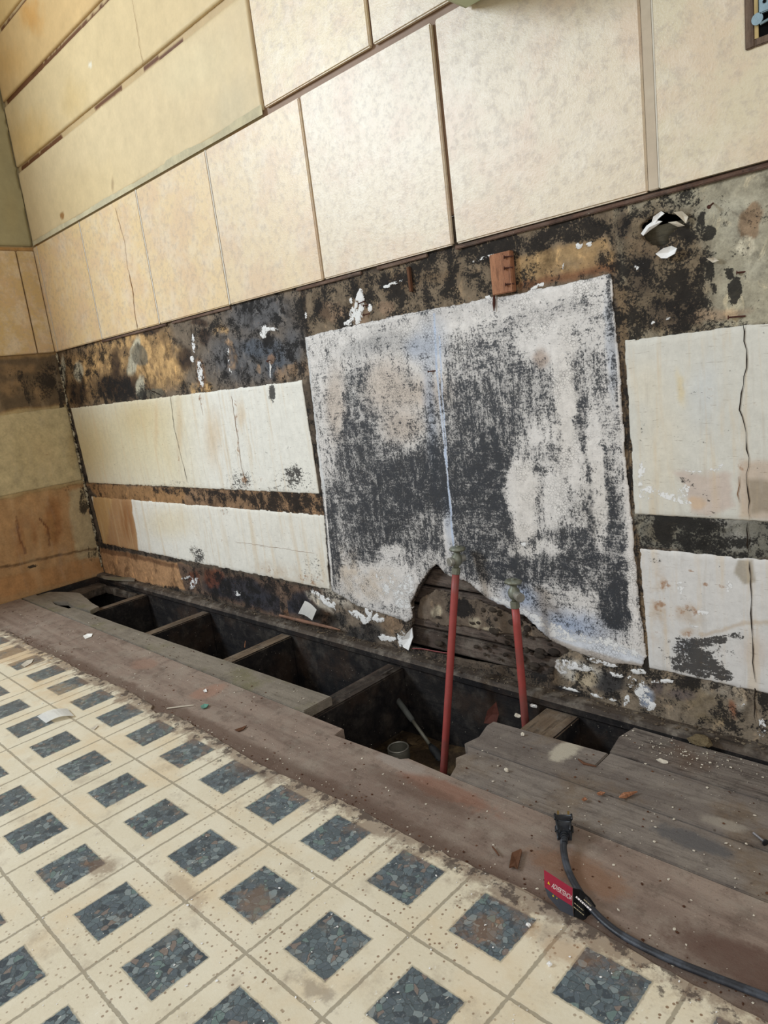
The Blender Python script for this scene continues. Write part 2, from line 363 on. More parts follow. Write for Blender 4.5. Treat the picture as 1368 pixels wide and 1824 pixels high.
M_dark = plainmat('cavity_shade', (16, 15, 15), .95, .05)  # near-black colour stands in for the shade inside holes and cavities
M_rust = plainmat('rusty_iron', (72, 40, 30), .8, .3, var=.5, scale=300)
M_nail = plainmat('nail_steel', (150, 148, 150), .4, .5, .8)
M_pipe = plainmat('red_painted_pipe', (152, 66, 60), .5, .45, var=.25, scale=60, second=(108, 72, 64), amt=.6)
M_valve = plainmat('oxidised_brass', (116, 116, 100), .5, .5, .35, var=.35, scale=200, second=(140, 146, 138), amt=.6)
M_chrome = plainmat('worn_nickel', (168, 166, 156), .35, .5, .6, var=.2)
M_cord = plainmat('black_cable_rubber', (36, 38, 44), .42, .5, var=.2, scale=300, second=(92, 98, 108), amt=.35)
M_blackp = plainmat('black_plastic', (24, 26, 30), .4, .5, var=.2, scale=300, second=(52, 56, 62), amt=.5)
M_brass = plainmat('brass', (170, 140, 80), .35, .5, .9)
M_redlab = plainmat('red_label', (204, 62, 92), .5, .4, var=.06)
M_blklab = plainmat('black_label', (30, 31, 33), .5, .4, var=.1)
M_greylab = plainmat('grey_label_back', (96, 102, 114), .5, .4, var=.1)
M_whiteink = plainmat('white_print', (238, 232, 230), .5, .3, var=.02)
M_tanink = plainmat('pale_print', (170, 160, 130), .5, .3, var=.02)
M_yellow = plainmat('yellow_print', (226, 200, 40), .5, .3, var=.02)
M_white = plainmat('white_plaster', (232, 230, 226), .75, .25, var=.08, scale=200, bump=.0008)
M_vinyl = plainmat('white_vinyl_scrap', (248, 246, 240), .45, .4, var=.05)
M_chip = plainmat('pale_chip', (200, 190, 172), .6, .3, var=.15)
M_green = plainmat('green_plastic', (92, 140, 124), .4, .5, var=.2)
M_crack = plainmat('crack_dark', (44, 36, 30), .95, .1, var=.5)
M_crackb = plainmat('crack_brown', (126, 86, 48), .9, .1, var=.5)
M_grout = plainmat('pale_grout', (206, 198, 182), .8, .2, var=.15, scale=90)
M_groutw = plainmat('pale_glue_line', (188, 172, 150), .8, .2, var=.15, scale=60, second=(206, 192, 170))
M_bark = plainmat('bark_scrap', (96, 66, 48), .85, .15, var=.5, scale=90)
M_zinc = plainmat('zinc_plate', (138, 158, 166), .4, .5, .6, var=.2, scale=90)
M_enamel = plainmat('pale_green_enamel', (186, 198, 164), .3, .5, var=.04, scale=20)
M_tin = plainmat('dull_metal', (120, 118, 106), .5, .4, .3, var=.4, scale=90)
M_toolwood = plainmat('dirty_tool_handle', (84, 86, 82), .6, .3, var=.5, scale=60, second=(48, 46, 42))
M_blade = plainmat('tool_blade', (140, 146, 150), .4, .5, .5, var=.25, scale=60)

def tile_mat():
    g = NT('stone_look_tile'); p = g.pos(); oi = g.n('ShaderNodeObjectInfo')
    off = g.n('ShaderNodeVectorMath', operation='ADD'); g.l(p, off.inputs[0]); cx = g.n('ShaderNodeCombineXYZ'); r = g.math('MULTIPLY', oi.outputs['Random'], 30)
    g.l(r, cx.inputs[0]); g.l(r, cx.inputs[1]); g.l(cx.outputs[0], off.inputs[1]); v = off.outputs[0]
    n1 = g.noise(9, v, 6, .62, .2); n2 = g.noise(75, v, 10, .76); n3 = g.noise(16, v, 7, .68); nf = g.noise(330, v, 4, .6)
    C = g.attr('Col').outputs['Color']
    c = g.mix(g.math('MULTIPLY', g.step(n1, .44, .62), .4), C, lin((208, 174, 146)))
    c = g.mix(g.math('MULTIPLY', g.step(n3, .45, .66), .4), c, lin((226, 214, 192)))
    c = g.mix(g.math('MULTIPLY', g.step(n2, .46, .64), .42), c, lin((164, 148, 132)))
    c = g.mix(g.math('MULTIPLY', g.step(nf, .62, .74), .25), c, lin((130, 112, 95)))
    g.bump(g.math('ADD', g.math('MULTIPLY', n2, 1.0), g.math('MULTIPLY', nf, .5)), .0006, .8)
    g.fin(c, g.math('ADD', .22, g.math('MULTIPLY', n2, .26)), .6); return g.m
M_tile = tile_mat()

def lino_mat():
    g = NT('patterned_linoleum'); geo = g.n('ShaderNodeNewGeometry'); sx = g.n('ShaderNodeSeparateXYZ'); g.l(geo.outputs['Position'], sx.inputs[0])
    gx, gy, c = 1.4424, -.5431, .1214
    def cell(o, g0, c, sign):
        v = g.math('MULTIPLY', g.math('SUBTRACT', o, g0), sign/c); f = g.math('FRACT', v); return f
    fx = cell(sx.outputs[0], gx, .12206, 1); fy = cell(sx.outputs[1], gy, .12061, -1)
    wob = g.math('MULTIPLY', g.math('SUBTRACT', g.noise(200, None, 4), .5), .03)
    ax = g.math('ADD', g.math('ABSOLUTE', g.math('SUBTRACT', fx, .5)), wob); ay = g.math('ADD', g.math('ABSOLUTE', g.math('SUBTRACT', fy, .5)), wob)
    mx = g.math('MAXIMUM', ax, ay)
    seam = g.math('MULTIPLY', g.step(mx, .481, .489), .75); rectm = g.step(mx, .272, .262); rim = g.math('MULTIPLY', g.step(mx, .285, .275), g.math('SUBTRACT', 1, rectm))
    p = g.pos(); nf = g.noise(260, p, 5, .6); nl = g.noise(7, p, 5, .65); nm = g.noise(30, p, 5, .7)
    base = g.mix(nf, lin((208, 196, 168)), lin((224, 214, 190)))
    base = g.mix(g.math('MULTIPLY', g.step(nl, .45, .66), .4), base, lin((216, 188, 146)))
    base = g.mix(g.math('MULTIPLY', g.step(g.noise(11, p, 4, .6), .45, .62), .45), base, lin((228, 220, 198)))
    # pin-hole specks
    v = g.vor(150, p); sp = g.math('MULTIPLY', g.step(v.outputs['Distance'], .27, .17), g.step(v.outputs['Color'], .36, .4))
    mr = g.n('ShaderNodeMapRange'); g.l(sx.outputs[0], mr.inputs[0]); mr.inputs[1].default_value = 1.1; mr.inputs[2].default_value = 1.9
    sp = g.math('MULTIPLY', sp, g.math('MULTIPLY', mr.outputs[0], g.step(g.noise(10, p, 3), .36, .56)))
    base = g.mix(g.math('MULTIPLY', sp, .85), base, lin((120, 88, 60)))
    # slate chip rectangles
    pv = g.n('ShaderNodeVectorMath', operation='ADD'); dn = g.n('ShaderNodeTexNoise'); dn.inputs['Scale'].default_value = 60; dm = g.n('ShaderNodeVectorMath', operation='SCALE'); dm.inputs['Scale'].default_value = .012
    g.l(p, dn.inputs['Vector']); g.l(dn.outputs['Color'], dm.inputs[0]); g.l(p, pv.inputs[0]); g.l(dm.outputs[0], pv.inputs[1])
    vc = g.vor(135, pv.outputs[0]); ve = g.vor(135, pv.outputs[0], 'DISTANCE_TO_EDGE')
    hs = g.sep(vc.outputs['Color'])
    rp = g.n('ShaderNodeValToRGB'); rp.color_ramp.interpolation = 'CONSTANT'; e = rp.color_ramp.elements
    e[0].position = 0; e[0].color = (*lin((84, 94, 98)), 1); e[1].position = .25; e[1].color = (*lin((98, 110, 114)), 1)
    for q_, k in ((.45, (88, 98, 104)), (.62, (126, 136, 136)), (.74, (66, 74, 80)), (.86, (124, 112, 104)), (.93, (104, 122, 118))): z = e.new(q_); z.color = (*lin(k), 1)
    g.l(hs[0], rp.inputs[0]); chips = g.mix(g.step(ve.outputs['Distance'], 0.07, .01), rp.outputs[0], lin((70, 76, 78)))
    chips = g.mix(g.math('MULTIPLY', g.step(g.noise(420, p, 3), .55, .75), .35), chips, lin((170, 172, 172)))
    dusty = g.n('ShaderNodeMapRange'); g.l(sx.outputs[0], dusty.inputs[0]); dusty.inputs[1].default_value = 1.6; dusty.inputs[2].default_value = .5
    chips = g.mix(g.math('MULTIPLY', dusty.outputs[0], .45), chips, lin((124, 124, 116)))
    c = g.mix(seam, base, lin((142, 132, 112))); c = g.mix(g.math('MULTIPLY', rim, .6), c, lin((150, 142, 120))); c = g.mix(rectm, c, chips)
    # grime: along the torn edge and in patches
    ey = g.n('ShaderNodeMapRange'); g.l(sx.outputs[1], ey.inputs[0]); ey.inputs[1].default_value = -.505; ey.inputs[2].default_value = -.422; ey.inputs[3].default_value = -.1; ey.inputs[4].default_value = .92
    gr = g.step(g.math('ADD', ey.outputs[0], g.math('MULTIPLY', g.math('SUBTRACT', nm, .5), 2.2)), .34, .80)
    c = g.mix(g.math('MULTIPLY', gr, .72), c, lin((122, 100, 84)))
    gr2 = g.step(g.math('ADD', ey.outputs[0], g.math('MULTIPLY', g.math('SUBTRACT', g.noise(46, p, 6, .72), .5), 2.8)), .72, .95)
    c = g.mix(g.math('MULTIPLY', gr2, .8), c, lin((64, 52, 48)))
    for (x, y, rx, ry, rgb, al) in DIRT:
        m2 = g.n('ShaderNodeMapping'); m2.vector_type = 'TEXTURE'; m2.inputs['Location'].default_value = (x, y, 0); m2.inputs['Scale'].default_value = (rx, ry, 10); g.l(p, m2.inputs[0])
        ln = g.n('ShaderNodeVectorMath', operation='LENGTH'); g.l(m2.outputs[0], ln.inputs[0])
        d = g.math('ADD', ln.outputs['Value'], g.math('MULTIPLY', g.math('SUBTRACT', nm, .5), 4.5))
        c = g.mix(g.math('MULTIPLY', g.step(d, 1.15, .3), al*.85), c, lin(rgb))
    c = g.mix(g.math('MULTIPLY', g.step(g.noise(17, p, 7, .72), .53, .70), .38), c, lin((150, 132, 112)))
    sc = g.noise(300, g.pos((1, .35, 1)), 3, .5); c = g.mix(g.math('MULTIPLY', g.step(sc, .69, .73), .5), c, lin((235, 230, 215)))
    h = g.math('ADD', g.math('MULTIPLY', nf, .5), g.math('ADD', g.math('MULTIPLY', seam, -1.0), g.math('MULTIPLY', rectm, g.math('MULTIPLY', hs[1], .3))))
    g.bump(h, .0006, .8); g.fin(c, g.math('SUBTRACT', .62, g.math('MULTIPLY', rectm, .18)), .35); return g.m
DIRT = [(*(1.5327,-0.6974,0.0000), (122, 96, 76), .7), (*(1.7577,-0.6162,0.0000), (128, 106, 88), .7), (*(1.9009,-0.6493,0.0000), (120, 104, 92), .6), (*(1.5056,-0.4514,0.0000), (96, 74, 62), .6), (*(1.5457,-0.4486,0.0000), (60, 44, 38), .8),
        (*(1.6679,-0.6542,0.0000), (140, 116, 96), .45), (*(2.0641,-0.4697,0.0000), (150, 106, 66), .5), (*(1.9863,-0.4927,0.0000), (160, 118, 80), .4), (*(0.9145,-0.5169,0.0000), (206, 172, 126), .35), (*(0.5712,-0.4801,0.0000), (196, 156, 108), .5)]
_rad = [(.035, .018), (.03, .02), (.035, .012), (.03, .02), (.018, .012), (.06, .012), (.05, .02), (.03, .02), (.12, .04), (.14, .05)]
DIRT = [(d[0], d[1], r[0], r[1], d[3], d[4]) for d, r in zip(DIRT, _rad)]
M_lino = lino_mat()

# ================================================================= THE WALL BEHIND
wall = root('wall_back', None, None, (1.2, 0, 0), kind='structure')
LATH_HOLE = ('P',[(1.5365,0.2050),(1.5687,0.1899),(1.6139,0.1824),(1.6541,0.1494),(1.6959,0.1452),(1.7363,0.1453),(1.7822,0.1066),(1.8119,0.0824),(1.7837,0.0613),(1.7755,0.0286),(1.7243,0.0220),(1.6768,0.0220),(1.5729,0.0160),(1.4875,0.0157),(1.4294,0.0162),(1.4581,0.0702),(1.4616,0.1125),(1.4786,0.1350)])
HOLE2 = ('P',[(1.9644,0.7191),(1.9815,0.7273),(1.9951,0.7304),(2.0036,0.7257),(2.0262,0.7165),(2.0209,0.7082),(2.0025,0.6984),(2.0036,0.6899),(1.9946,0.6875),(1.9783,0.6922),(1.9689,0.7019)])
def lower_paint(p):
    # left half: brown band, tan flakes
    p.C(('P',[(-0.0133,0.7484),(0.7261,0.7545),(1.2779,0.7592),(1.2669,0.6563),(1.2331,0.5636),(-0.0171,0.5686)]), (122, 108, 92), soft=.3)
    p.C(('P',[(-0.0133,0.7484),(0.7261,0.7545),(0.7518,0.5898),(-0.0171,0.5686)]), (142, 114, 80), soft=3)
    p.C(('E',[(0.6597,0.6549,7.416,-2.794,-1.475,-16.3),(0.2797,0.6893,5.213,-0.3004,-0.4204,-27.87),(0.5601,0.6790,15.49,-6.257,-1.269,-13.25),(0.1372,0.6497,15.56,-7.874,-1.059,-14.24),(0.9568,0.7054,30.18,-9.256,-9.563,-78.27),(0.8312,0.5843,19.08,-6.265,-4.146,-60.12),(0.4328,0.7383,4.848,0.1836,-0.9384,-54.35)]), (206, 166, 112), .85, soft=.5, rag=.012, var=.6)
    p.C(('E',[(0.3962,0.6143,4.616,-2.021,-1.418,-20.56),(0.7757,0.6584,18.24,-6.35,-2.748,-28.69),(0.0989,0.6170,11.42,-5.84,-1.185,-18.64),(0.3887,0.6794,22.88,-10.23,-1.878,-20.77)]), (58, 44, 36), .9, soft=.7, rag=.012)
    p.C(('E',[(0.8822,0.7013,28.36,-9.22,-5.533,-47.32),(0.8683,0.7360,19.61,-6.502,-12.33,-94.85),(0.6099,0.7478,11.03,0.5876,-2.182,-99.54)]), (58, 40, 30), .8, soft=.5)
    p.C(('E',[(0.5062,0.6842,30.19,-32.07,-4.29,-18.62),(0.5249,0.7128,32.42,-42.91,-7.681,-26.18),(0.5142,0.6062,33.41,-13.63,-2.012,-29.18),(0.1320,0.6817,25.79,-13.19,-2.669,-31.76),(0.0024,0.6744,42.89,-23.28,-1.078,-13.7)]), (188, 180, 156), .9, soft=.5, rag=.006)
    p.C(('E',[(0.5430,0.6928,22.14,7.726,2.126,-33.17),(0.5871,0.5859,17.62,-6.837,-4.172,-65.66)]), (112, 104, 88), .9, soft=.3)
    p.C(('E',[(1.0168,0.6353,4.944,-1.416,-1.261,-13.17),(1.1061,0.7229,6.182,0.224,-0.7643,-21.29),(1.2043,0.6406,17.57,-4.223,-1.53,-14.38)]), (94, 96, 100), .8, soft=.8, rag=.012)
    p.C(('E',[(1.0769,0.6541,18.04,-4.923,-4.339,-40.78),(1.1413,0.6233,24.85,-6.334,-1.996,-20.84)]), (92, 98, 106), .8, soft=.5)
    p.C(('E',[(1.1919,0.5891,15.31,2.888,4.206,-53.11),(0.9781,0.6748,53.8,-16.08,-12.39,-112),(0.9768,0.6391,43,-12.76,-3.383,-35.32),(1.0759,0.6111,93.7,-25.32,-8.848,-100.8)]), (160, 132, 104), .85, soft=.5, rag=.01, var=.5)
    p.M(0, ('E',[(0.1981,0.6452,4.852,-2.38,-1.079,-14.51,0.5),(0.6935,0.6662,2.179,-0.02321,-0.08816,-10.1,0.36),(1.0730,0.6790,4.337,0.1401,-0.1882,-11.85,0.5),(0.3927,0.6064,4.607,-2.017,-1.567,-23.66,0.7),(0.8943,0.6999,10.02,-3.228,-2.965,-25.36,0.55),(1.1608,0.6215,12.65,-3.162,-1.611,-16.82,0.55)]), soft=.6)
    p.M(0, ('E',[(0.6451,0.6562,8.686,-3.305,-1.812,-20.03,0.18),(0.5287,0.6820,18.93,-7.799,-1.256,-13.11,0.2)]), soft=.4)
    p.M(1, ('E',[(1.1168,0.6858,60.79,-16.11,-7.311,-59.84,0.95),(1.1434,0.6861,31.14,-8.048,-26.25,-212.1,1.1),(0.8346,0.6185,64.52,-3.959,-0.2382,-28.41,1),(0.8098,0.6551,93.68,-31.8,-11.6,-121.1,1.1),(0.8274,0.6915,128.5,-21.19,-2.193,-33.94,0.75),(1.1209,0.6071,243.9,-63.14,-4.01,-45.69,1),(1.2646,0.7011,186.4,-42.66,-12.46,-90.42,0.7),(0.9677,0.6400,144.3,2.929,0.0215,-15.69,0.4)]), soft=.5, rag=.003)
    p.C(('E',[(0.8346,0.6185,43.01,-2.639,-0.2212,-26.38),(1.1295,0.6245,54.62,-14.09,-8.826,-92.15)]), (150, 116, 88), .7, soft=.4)
    # narrow strip beside the panel, middle band left, band under the panels
    p.C(('S',[(1.2657,0.7449),(1.2570,0.6123),(1.2364,0.3279),(1.2180,0.1086)],0.0189), (70, 60, 50), soft=.6)
    p.C(('P',[(-0.0061,0.3209),(1.2275,0.3300),(1.2438,0.2759),(0.0987,0.2631)]), (146, 116, 88), soft=.3)
    p.C(('P',[(0.0169,0.3215),(0.6576,0.3190),(0.6419,0.2742),(0.0960,0.2572)]), (160, 122, 82), .9, soft=1)
    p.M(0, ('P',[(-0.0061,0.3209),(0.6576,0.3190),(0.6419,0.2742),(0.0960,0.2572)]), .25, soft=1)
    p.M(0, ('E',[(0.8990,0.3097,2.381,-0.978,-0.06566,-49.03,0.68),(1.1234,0.3041,5.418,-2.033,-0.3243,-31.22,0.74),(0.5630,0.3127,5.252,-2.823,-1.146,-100.5,0.6),(0.7071,0.2928,8.723,-2.92,2.296,-53.78,0.45)]), soft=.8)
    p.M(0, ('E',[(0.0656,0.2846,12.7,-6.1,0.6434,-17.42,0.5)]), soft=.8)
    p.C(('P',[(-0.0034,0.0937),(0.6108,0.0957),(0.5525,0.0171),(0.0124,-0.0161)]), (184, 142, 102), soft=.5)
    p.C(('P',[(0.0201,0.0959),(0.6243,0.0906),(0.6207,0.0802),(0.0112,0.0770)]), (110, 78, 54), .8, soft=.3)
    p.C(('P',[(0.5320,0.0954),(1.2360,0.1045),(1.2275,0.0166),(1.0063,0.0034),(0.5525,0.0171)]), (104, 84, 70), soft=.3)
    p.C(('E',[(0.8245,0.0545,5.586,-3.156,0.8476,-25.46),(0.9687,0.0373,7.293,-3.765,1.692,-40.19),(1.0961,0.0568,19.7,-4.599,4.514,-29.58)]), (52, 52, 58), .92, soft=.5, rag=.008)
    p.C(('E',[(0.7220,0.0760,19.66,-6.207,4.274,-34.45),(0.6137,0.0592,32.78,-11.08,4.662,-37.22)]), (112, 62, 42), .7, soft=.5, rag=.01)
    p.C(('P',[(1.0232,0.0890),(1.0462,0.0921),(1.0390,0.0263),(1.0109,0.0218)]), (122, 100, 84), .9, soft=.2, rag=.003)
    p.C(('P',[(1.0246,0.0313),(1.0415,0.0369),(1.0422,0.0123),(1.0126,0.0103)]), (122, 90, 66), .9, soft=.2)
    p.M(0, ('P',[(-0.0034,0.0937),(0.5640,0.0955),(0.5388,0.0239),(0.0124,-0.0161)]), .02, soft=.5)
    p.M(0, ('E',[(0.8245,0.0545,3.546,-1.813,1.133,-20.61,0.62),(0.6550,0.0478,11.25,-3.693,5.651,-43.04,0.35)]), soft=.8)
    p.M(1, ('E',[(0.8343,0.0434,64.07,-18.53,15.19,-106.8,0.7),(0.6077,0.0416,53.61,-65.29,-6.851,-32.7,0.8),(0.5749,0.0544,26.6,-9.206,24.52,-195.8,0.6)]), soft=.4)
    # plaster remains under the blackened panel
    p.C(('P',[(1.2219,0.1091),(1.4550,0.0996),(1.4274,0.0034),(1.2176,0.0148),(1.1923,0.0782)]), (132, 118, 102), soft=.3)
    p.C(('E',[(1.2346,0.0977,15.19,-13.95,-9.574,-33.49),(1.1720,0.0751,15.88,-17.06,-19.93,-53.93)]), (196, 186, 170), .85, soft=.6, rag=.01)
    p.C(('E',[(1.4012,0.0578,25.86,-4.329,5.909,-33.68),(1.2778,0.1296,27.76,-5.473,3.414,-26)]), (150, 124, 98), .7, soft=.7)
    p.C(('E',[(1.3100,0.0185,14.22,-2.639,7.17,-38.42),(1.1433,0.0363,25.13,-17.44,-2.831,-31.95),(1.2219,0.0358,26.31,-5.4,7.95,-46.46)]), (62, 60, 58), .85, soft=.5)
    p.M(1, ('E',[(1.1744,0.0864,20.73,-25.4,-40.54,-82.43,1),(1.2108,0.0743,30.2,-45.9,-54.4,-66.09,1),(1.2998,0.0582,21.47,-24.11,-37.74,-74.76,1.2),(1.3342,0.0741,64.8,-11.83,7.97,-49.24,1.2),(1.3604,0.0595,43.69,-17.26,3.762,-95.46,1.2),(1.4200,0.0267,63.08,-10.23,9.746,-50.52,1),(1.3787,0.0212,34.64,-13.31,7.376,-127.1,0.9),(1.2565,0.1138,108.8,-21.9,8.809,-64.13,0.9),(1.4079,0.0983,15.87,-4.397,18.15,-201.9,0.8)]), soft=.5, rag=.008)
    p.M(0, ('E',[(1.2620,0.0493,13.64,-2.689,4.249,-25.29,0.45),(1.3827,0.0446,25.39,-4.34,7.205,-39.94,0.3)]), soft=.8)
    # top band over the blackened panel
    p.C(('P',[(1.2743,0.7435),(1.6678,0.7511),(1.9361,0.7483),(1.9394,0.6678),(1.9244,0.6630),(1.2599,0.6571)]), (128, 112, 92), soft=.3)
    p.C(('P',[(1.7665,0.7168),(1.9217,0.7116),(1.9247,0.6689),(1.7720,0.6713)]), (176, 144, 102), .95, soft=.6, rag=.008, var=.3)
    p.C(('E',[(1.8093,0.6991,31.24,3.621,-3.283,-89.05),(1.8563,0.7020,18.9,3.038,-0.7555,-80.2),(1.7894,0.6946,50.53,-4.884,-15.71,-87.84)]), (176, 146, 104), .6, soft=.8)
    p.C(('P',[(1.7676,0.6778),(1.9237,0.6795),(1.9246,0.6660),(1.7717,0.6680)]), (124, 82, 58), .8, soft=.5)
    p.C(('E',[(1.5393,0.7205,12.8,2.631,0.7013,-35.08),(1.6275,0.7146,21.23,4.45,1.358,-55.27),(1.3872,0.6842,12.91,0.8768,-1.022,-48.33)]), (112, 92, 70), .7, soft=.8, var=.5)
    p.C(('E',[(1.4176,0.6800,36.25,-6.865,-3.949,-28.65),(1.4912,0.6797,44.13,-7.544,-10.37,-72.51),(1.3410,0.6959,25.14,-5.263,-6.595,-46.97)]), (146, 122, 100), .85, soft=.4, rag=.01)
    p.M(0, ('E',[(1.3431,0.7062,6.72,-1.407,-2.747,-18.86,0.6),(1.5113,0.7156,9.287,1.897,0.5797,-25.86,0.68),(1.6281,0.7190,7.09,1.487,0.5285,-24.07,0.66),(1.7211,0.7321,7.981,1.536,0.03058,-45.42,0.72),(1.8676,0.7327,8.31,1.834,0.9444,-58.98,0.76),(1.7688,0.6900,61.46,-6.25,-7.012,-40.35,0.6),(1.7882,0.6826,71.96,-6.956,-20.95,-122.3,0.7)]), soft=.7)
    p.M(0, ('E',[(1.8563,0.7020,14.92,2.398,-0.5495,-58.33,0.22),(1.4176,0.6800,32.62,-6.178,-4.476,-32.47,0.15)]), soft=.6)
    p.M(1, ('E',[(1.4204,0.6950,71.11,-23.22,-6.641,-32.19,1.4),(1.3995,0.6825,91.47,-17.75,-9.504,-68.96,1),(1.3919,0.6679,45.35,-8.852,-24.89,-191.5,1.2),(1.4488,0.6858,134.9,-24.53,-17.75,-124.1,0.8),(1.3998,0.7082,160.3,-31.3,-29.34,-194.6,0.9),(1.5121,0.7203,33.75,9.374,19.82,-342.4,1),(1.7095,0.7259,36.01,11.61,34.6,-381.5,0.8),(1.8774,0.7109,190.2,-14.23,-52.71,-263.6,1.6),(1.8921,0.7095,198.9,24.95,-15.34,-331.4,1.6),(1.8514,0.6874,365.7,-29.59,-58.1,-320.3,1.6),(1.8045,0.6676,74.6,16.2,17.88,-303.2,1.4),(1.7134,0.6653,130.6,-15,-44.32,-289.1,1.1)]), soft=.35, rag=.003)
    # right-hand side
    p.C(('P',[(1.9322,0.7492),(2.1216,0.7481),(2.1956,0.7455),(2.1965,0.5726),(2.1192,0.5700),(1.9353,0.5705)]), (168, 160, 138), soft=.3)
    p.C(('P',[(1.9295,0.7462),(1.9972,0.7442),(2.0321,0.7258),(2.0447,0.6896),(2.0566,0.6332),(2.0479,0.5721),(1.9352,0.5690)]), (128, 112, 90), soft=1.5, rag=.014)
    p.C(('E',[(1.9797,0.6891,26.37,-1.286,-9.368,-47.08),(1.9448,0.6223,103.2,-5.838,-4.952,-33.42)]), (134, 110, 84), .7, soft=.8, var=.5)
    p.C(('E',[(2.0056,0.5990,17,0.8169,-2.429,-46.21),(1.9626,0.6564,42.6,-2.242,-3.981,-22.91),(1.9427,0.7253,89.7,-5.254,-7.623,-34.83)]), (84, 72, 60), .85, soft=.8, rag=.01)
    p.C(('E',[(2.0911,0.6928,31.41,-0.655,-5.661,-25.86),(2.0722,0.7165,19.66,3.53,-1.722,-75.9),(2.1090,0.6374,53.26,-0.8589,-6.866,-38.39)]), (184, 178, 158), .6, soft=1)
    p.C(('E',[(2.1005,0.6908,88.58,-1.636,-12.22,-55.82),(2.1069,0.7020,115.4,-1.95,-18.07,-79.02)]), (152, 128, 102), .95, soft=.25, rag=.003)
    p.C(('E',[(2.0969,0.6677,98.57,-1.898,-17.17,-85.63)]), (216, 206, 180), .95, soft=.2, rag=.003)
    p.C(('E',[(2.0587,0.5882,21.03,2.28,0.8598,-119.3)]), (160, 134, 108), .7, soft=.7)
    p.M(0, ('P',[(2.0405,0.7698),(2.1955,0.7626),(2.1966,0.5664),(2.0688,0.5834),(2.0639,0.6522),(2.0383,0.7044)]), .22, soft=2)
    p.M(0, ('E',[(1.9685,0.6188,14.23,-0.7214,-3.356,-22.65,0.62),(1.9988,0.6143,14.87,-0.6419,-3.429,-23.14,0.62),(2.0190,0.6605,23.2,-0.8961,-3.309,-18,0.62),(2.0529,0.6912,87.44,-19.05,-31.61,-81.68,1.1),(2.0452,0.7062,172.9,-38.44,-26.42,-66.83,0.9),(2.0251,0.6315,69.87,-2.574,-7.789,-47.61,0.7),(2.0557,0.6470,183.7,-5.401,-10.99,-61.44,1),(2.0576,0.6194,296.8,42.36,1.925,-103.1,0.9),(2.0816,0.6156,105.3,-17.22,-17.11,-56.39,1.1),(2.0769,0.6378,168.6,-4.06,-29.03,-166.1,0.9),(2.0074,0.6415,136.3,-5.632,-10.85,-64.3,0.8),(1.9427,0.5849,122.7,-6.941,-4.015,-32.86,0.7),(1.9436,0.7394,21.67,4.861,1.022,-85.86,0.6)]), soft=.5)
    p.M(1, ('E',[(1.9995,0.5955,333.9,-14.29,-61.88,-459.4,1.4),(1.9773,0.5918,430.4,-20.75,-58.63,-450.9,1.4),(1.9634,0.6707,106.9,-5.625,-18.17,-98.83,0.42),(1.9849,0.7195,332.7,-258,-94.35,-121.3,0.5)]), soft=.4, rag=.002)
    p.C(('S',[(1.9336,0.6390),(1.9349,0.5628),(1.9349,0.3704),(1.9370,0.2512),(1.9419,0.0953)],0.0169), (124, 104, 80), soft=.6)
    p.C(('S',[(1.9323,0.5476),(1.9323,0.3703),(1.9345,0.2856),(1.9366,0.1626)],0.0061), (56, 46, 38), .85, soft=.8)
    p.M(0, ('E',[(1.9327,0.6241,86.95,-5.181,-3.274,-22.1,0.55),(1.9378,0.4683,149.6,2.521,0.1963,-7.821,0.52),(1.9355,0.2071,141.3,2.213,2.93,-14.12,0.45)]), soft=.8)
    p.C(('P',[(1.9323,0.3248),(2.1979,0.3287),(2.1982,0.2757),(2.0752,0.2724),(1.9425,0.2743)]), (122, 118, 106), soft=.3)
    p.C(('E',[(2.0620,0.3198,27.86,-3.398,-6.125,-127.4),(2.0758,0.2974,35.35,-0.7939,5.367,-64.28)]), (158, 154, 144), .85, soft=.7, var=.5)
    p.C(('E',[(1.9730,0.2972,35.91,-1.65,3.869,-49.86)]), (112, 102, 84), .7, soft=.7)
    p.M(0, ('E',[(1.9649,0.3008,24.16,-1.156,2.617,-35.05,0.55),(2.0053,0.3038,21.36,-2.601,-0.6314,-38.04,0.92),(2.0355,0.2901,26.71,-3.01,-0.4881,-68.72,0.92),(2.0648,0.2871,38.57,-0.9605,6.391,-70.55,0.7),(2.0824,0.2786,47.42,-0.9888,12.6,-128.2,0.7),(2.1066,0.2810,73.79,-1.133,16.04,-163.2,0.8)]), soft=.6)
    # bottom right
    p.C(('P',[(1.7972,0.0944),(1.9506,0.0926),(2.1991,0.1008),(2.1997,-0.0020),(2.1116,-0.0020),(1.8908,0.0002),(1.7746,0.0180)]), (136, 122, 104), soft=.3)
    p.C(('E',[(1.8249,0.0502,21.75,-6.801,-0.6943,-43.21),(1.8349,0.0475,44.82,-3.285,12.86,-55.71)]), (206, 198, 184), .9, soft=.5, rag=.008)
    p.C(('E',[(1.8376,0.0421,49.42,-3.59,14.7,-62.65)]), (190, 172, 142), .9, soft=.35)
    p.C(('E',[(1.8791,0.0431,32.5,-2.07,9.496,-39.49),(1.8010,0.0110,32.43,-11.35,-4.557,-152.3)]), (58, 58, 60), .9, soft=.6)
    p.C(('E',[(2.0160,0.0538,21.23,-3.936,2.232,-36.49),(2.0389,0.0243,21.9,-4.493,3.222,-77.86)]), (134, 118, 92), .8, soft=.9, var=.4)
    p.C(('E',[(2.0558,0.0770,26.76,-2.695,9.446,-63.94),(2.0778,0.0568,112.9,-2.353,15.52,-58.27)]), (176, 166, 150), .7, soft=.7, var=.4)
    p.C(('E',[(1.9956,0.0531,35.57,-1.374,19.99,-78.9),(1.9574,0.0527,82.13,-3.851,13.32,-53.95)]), (88, 78, 80), .7, soft=.8)
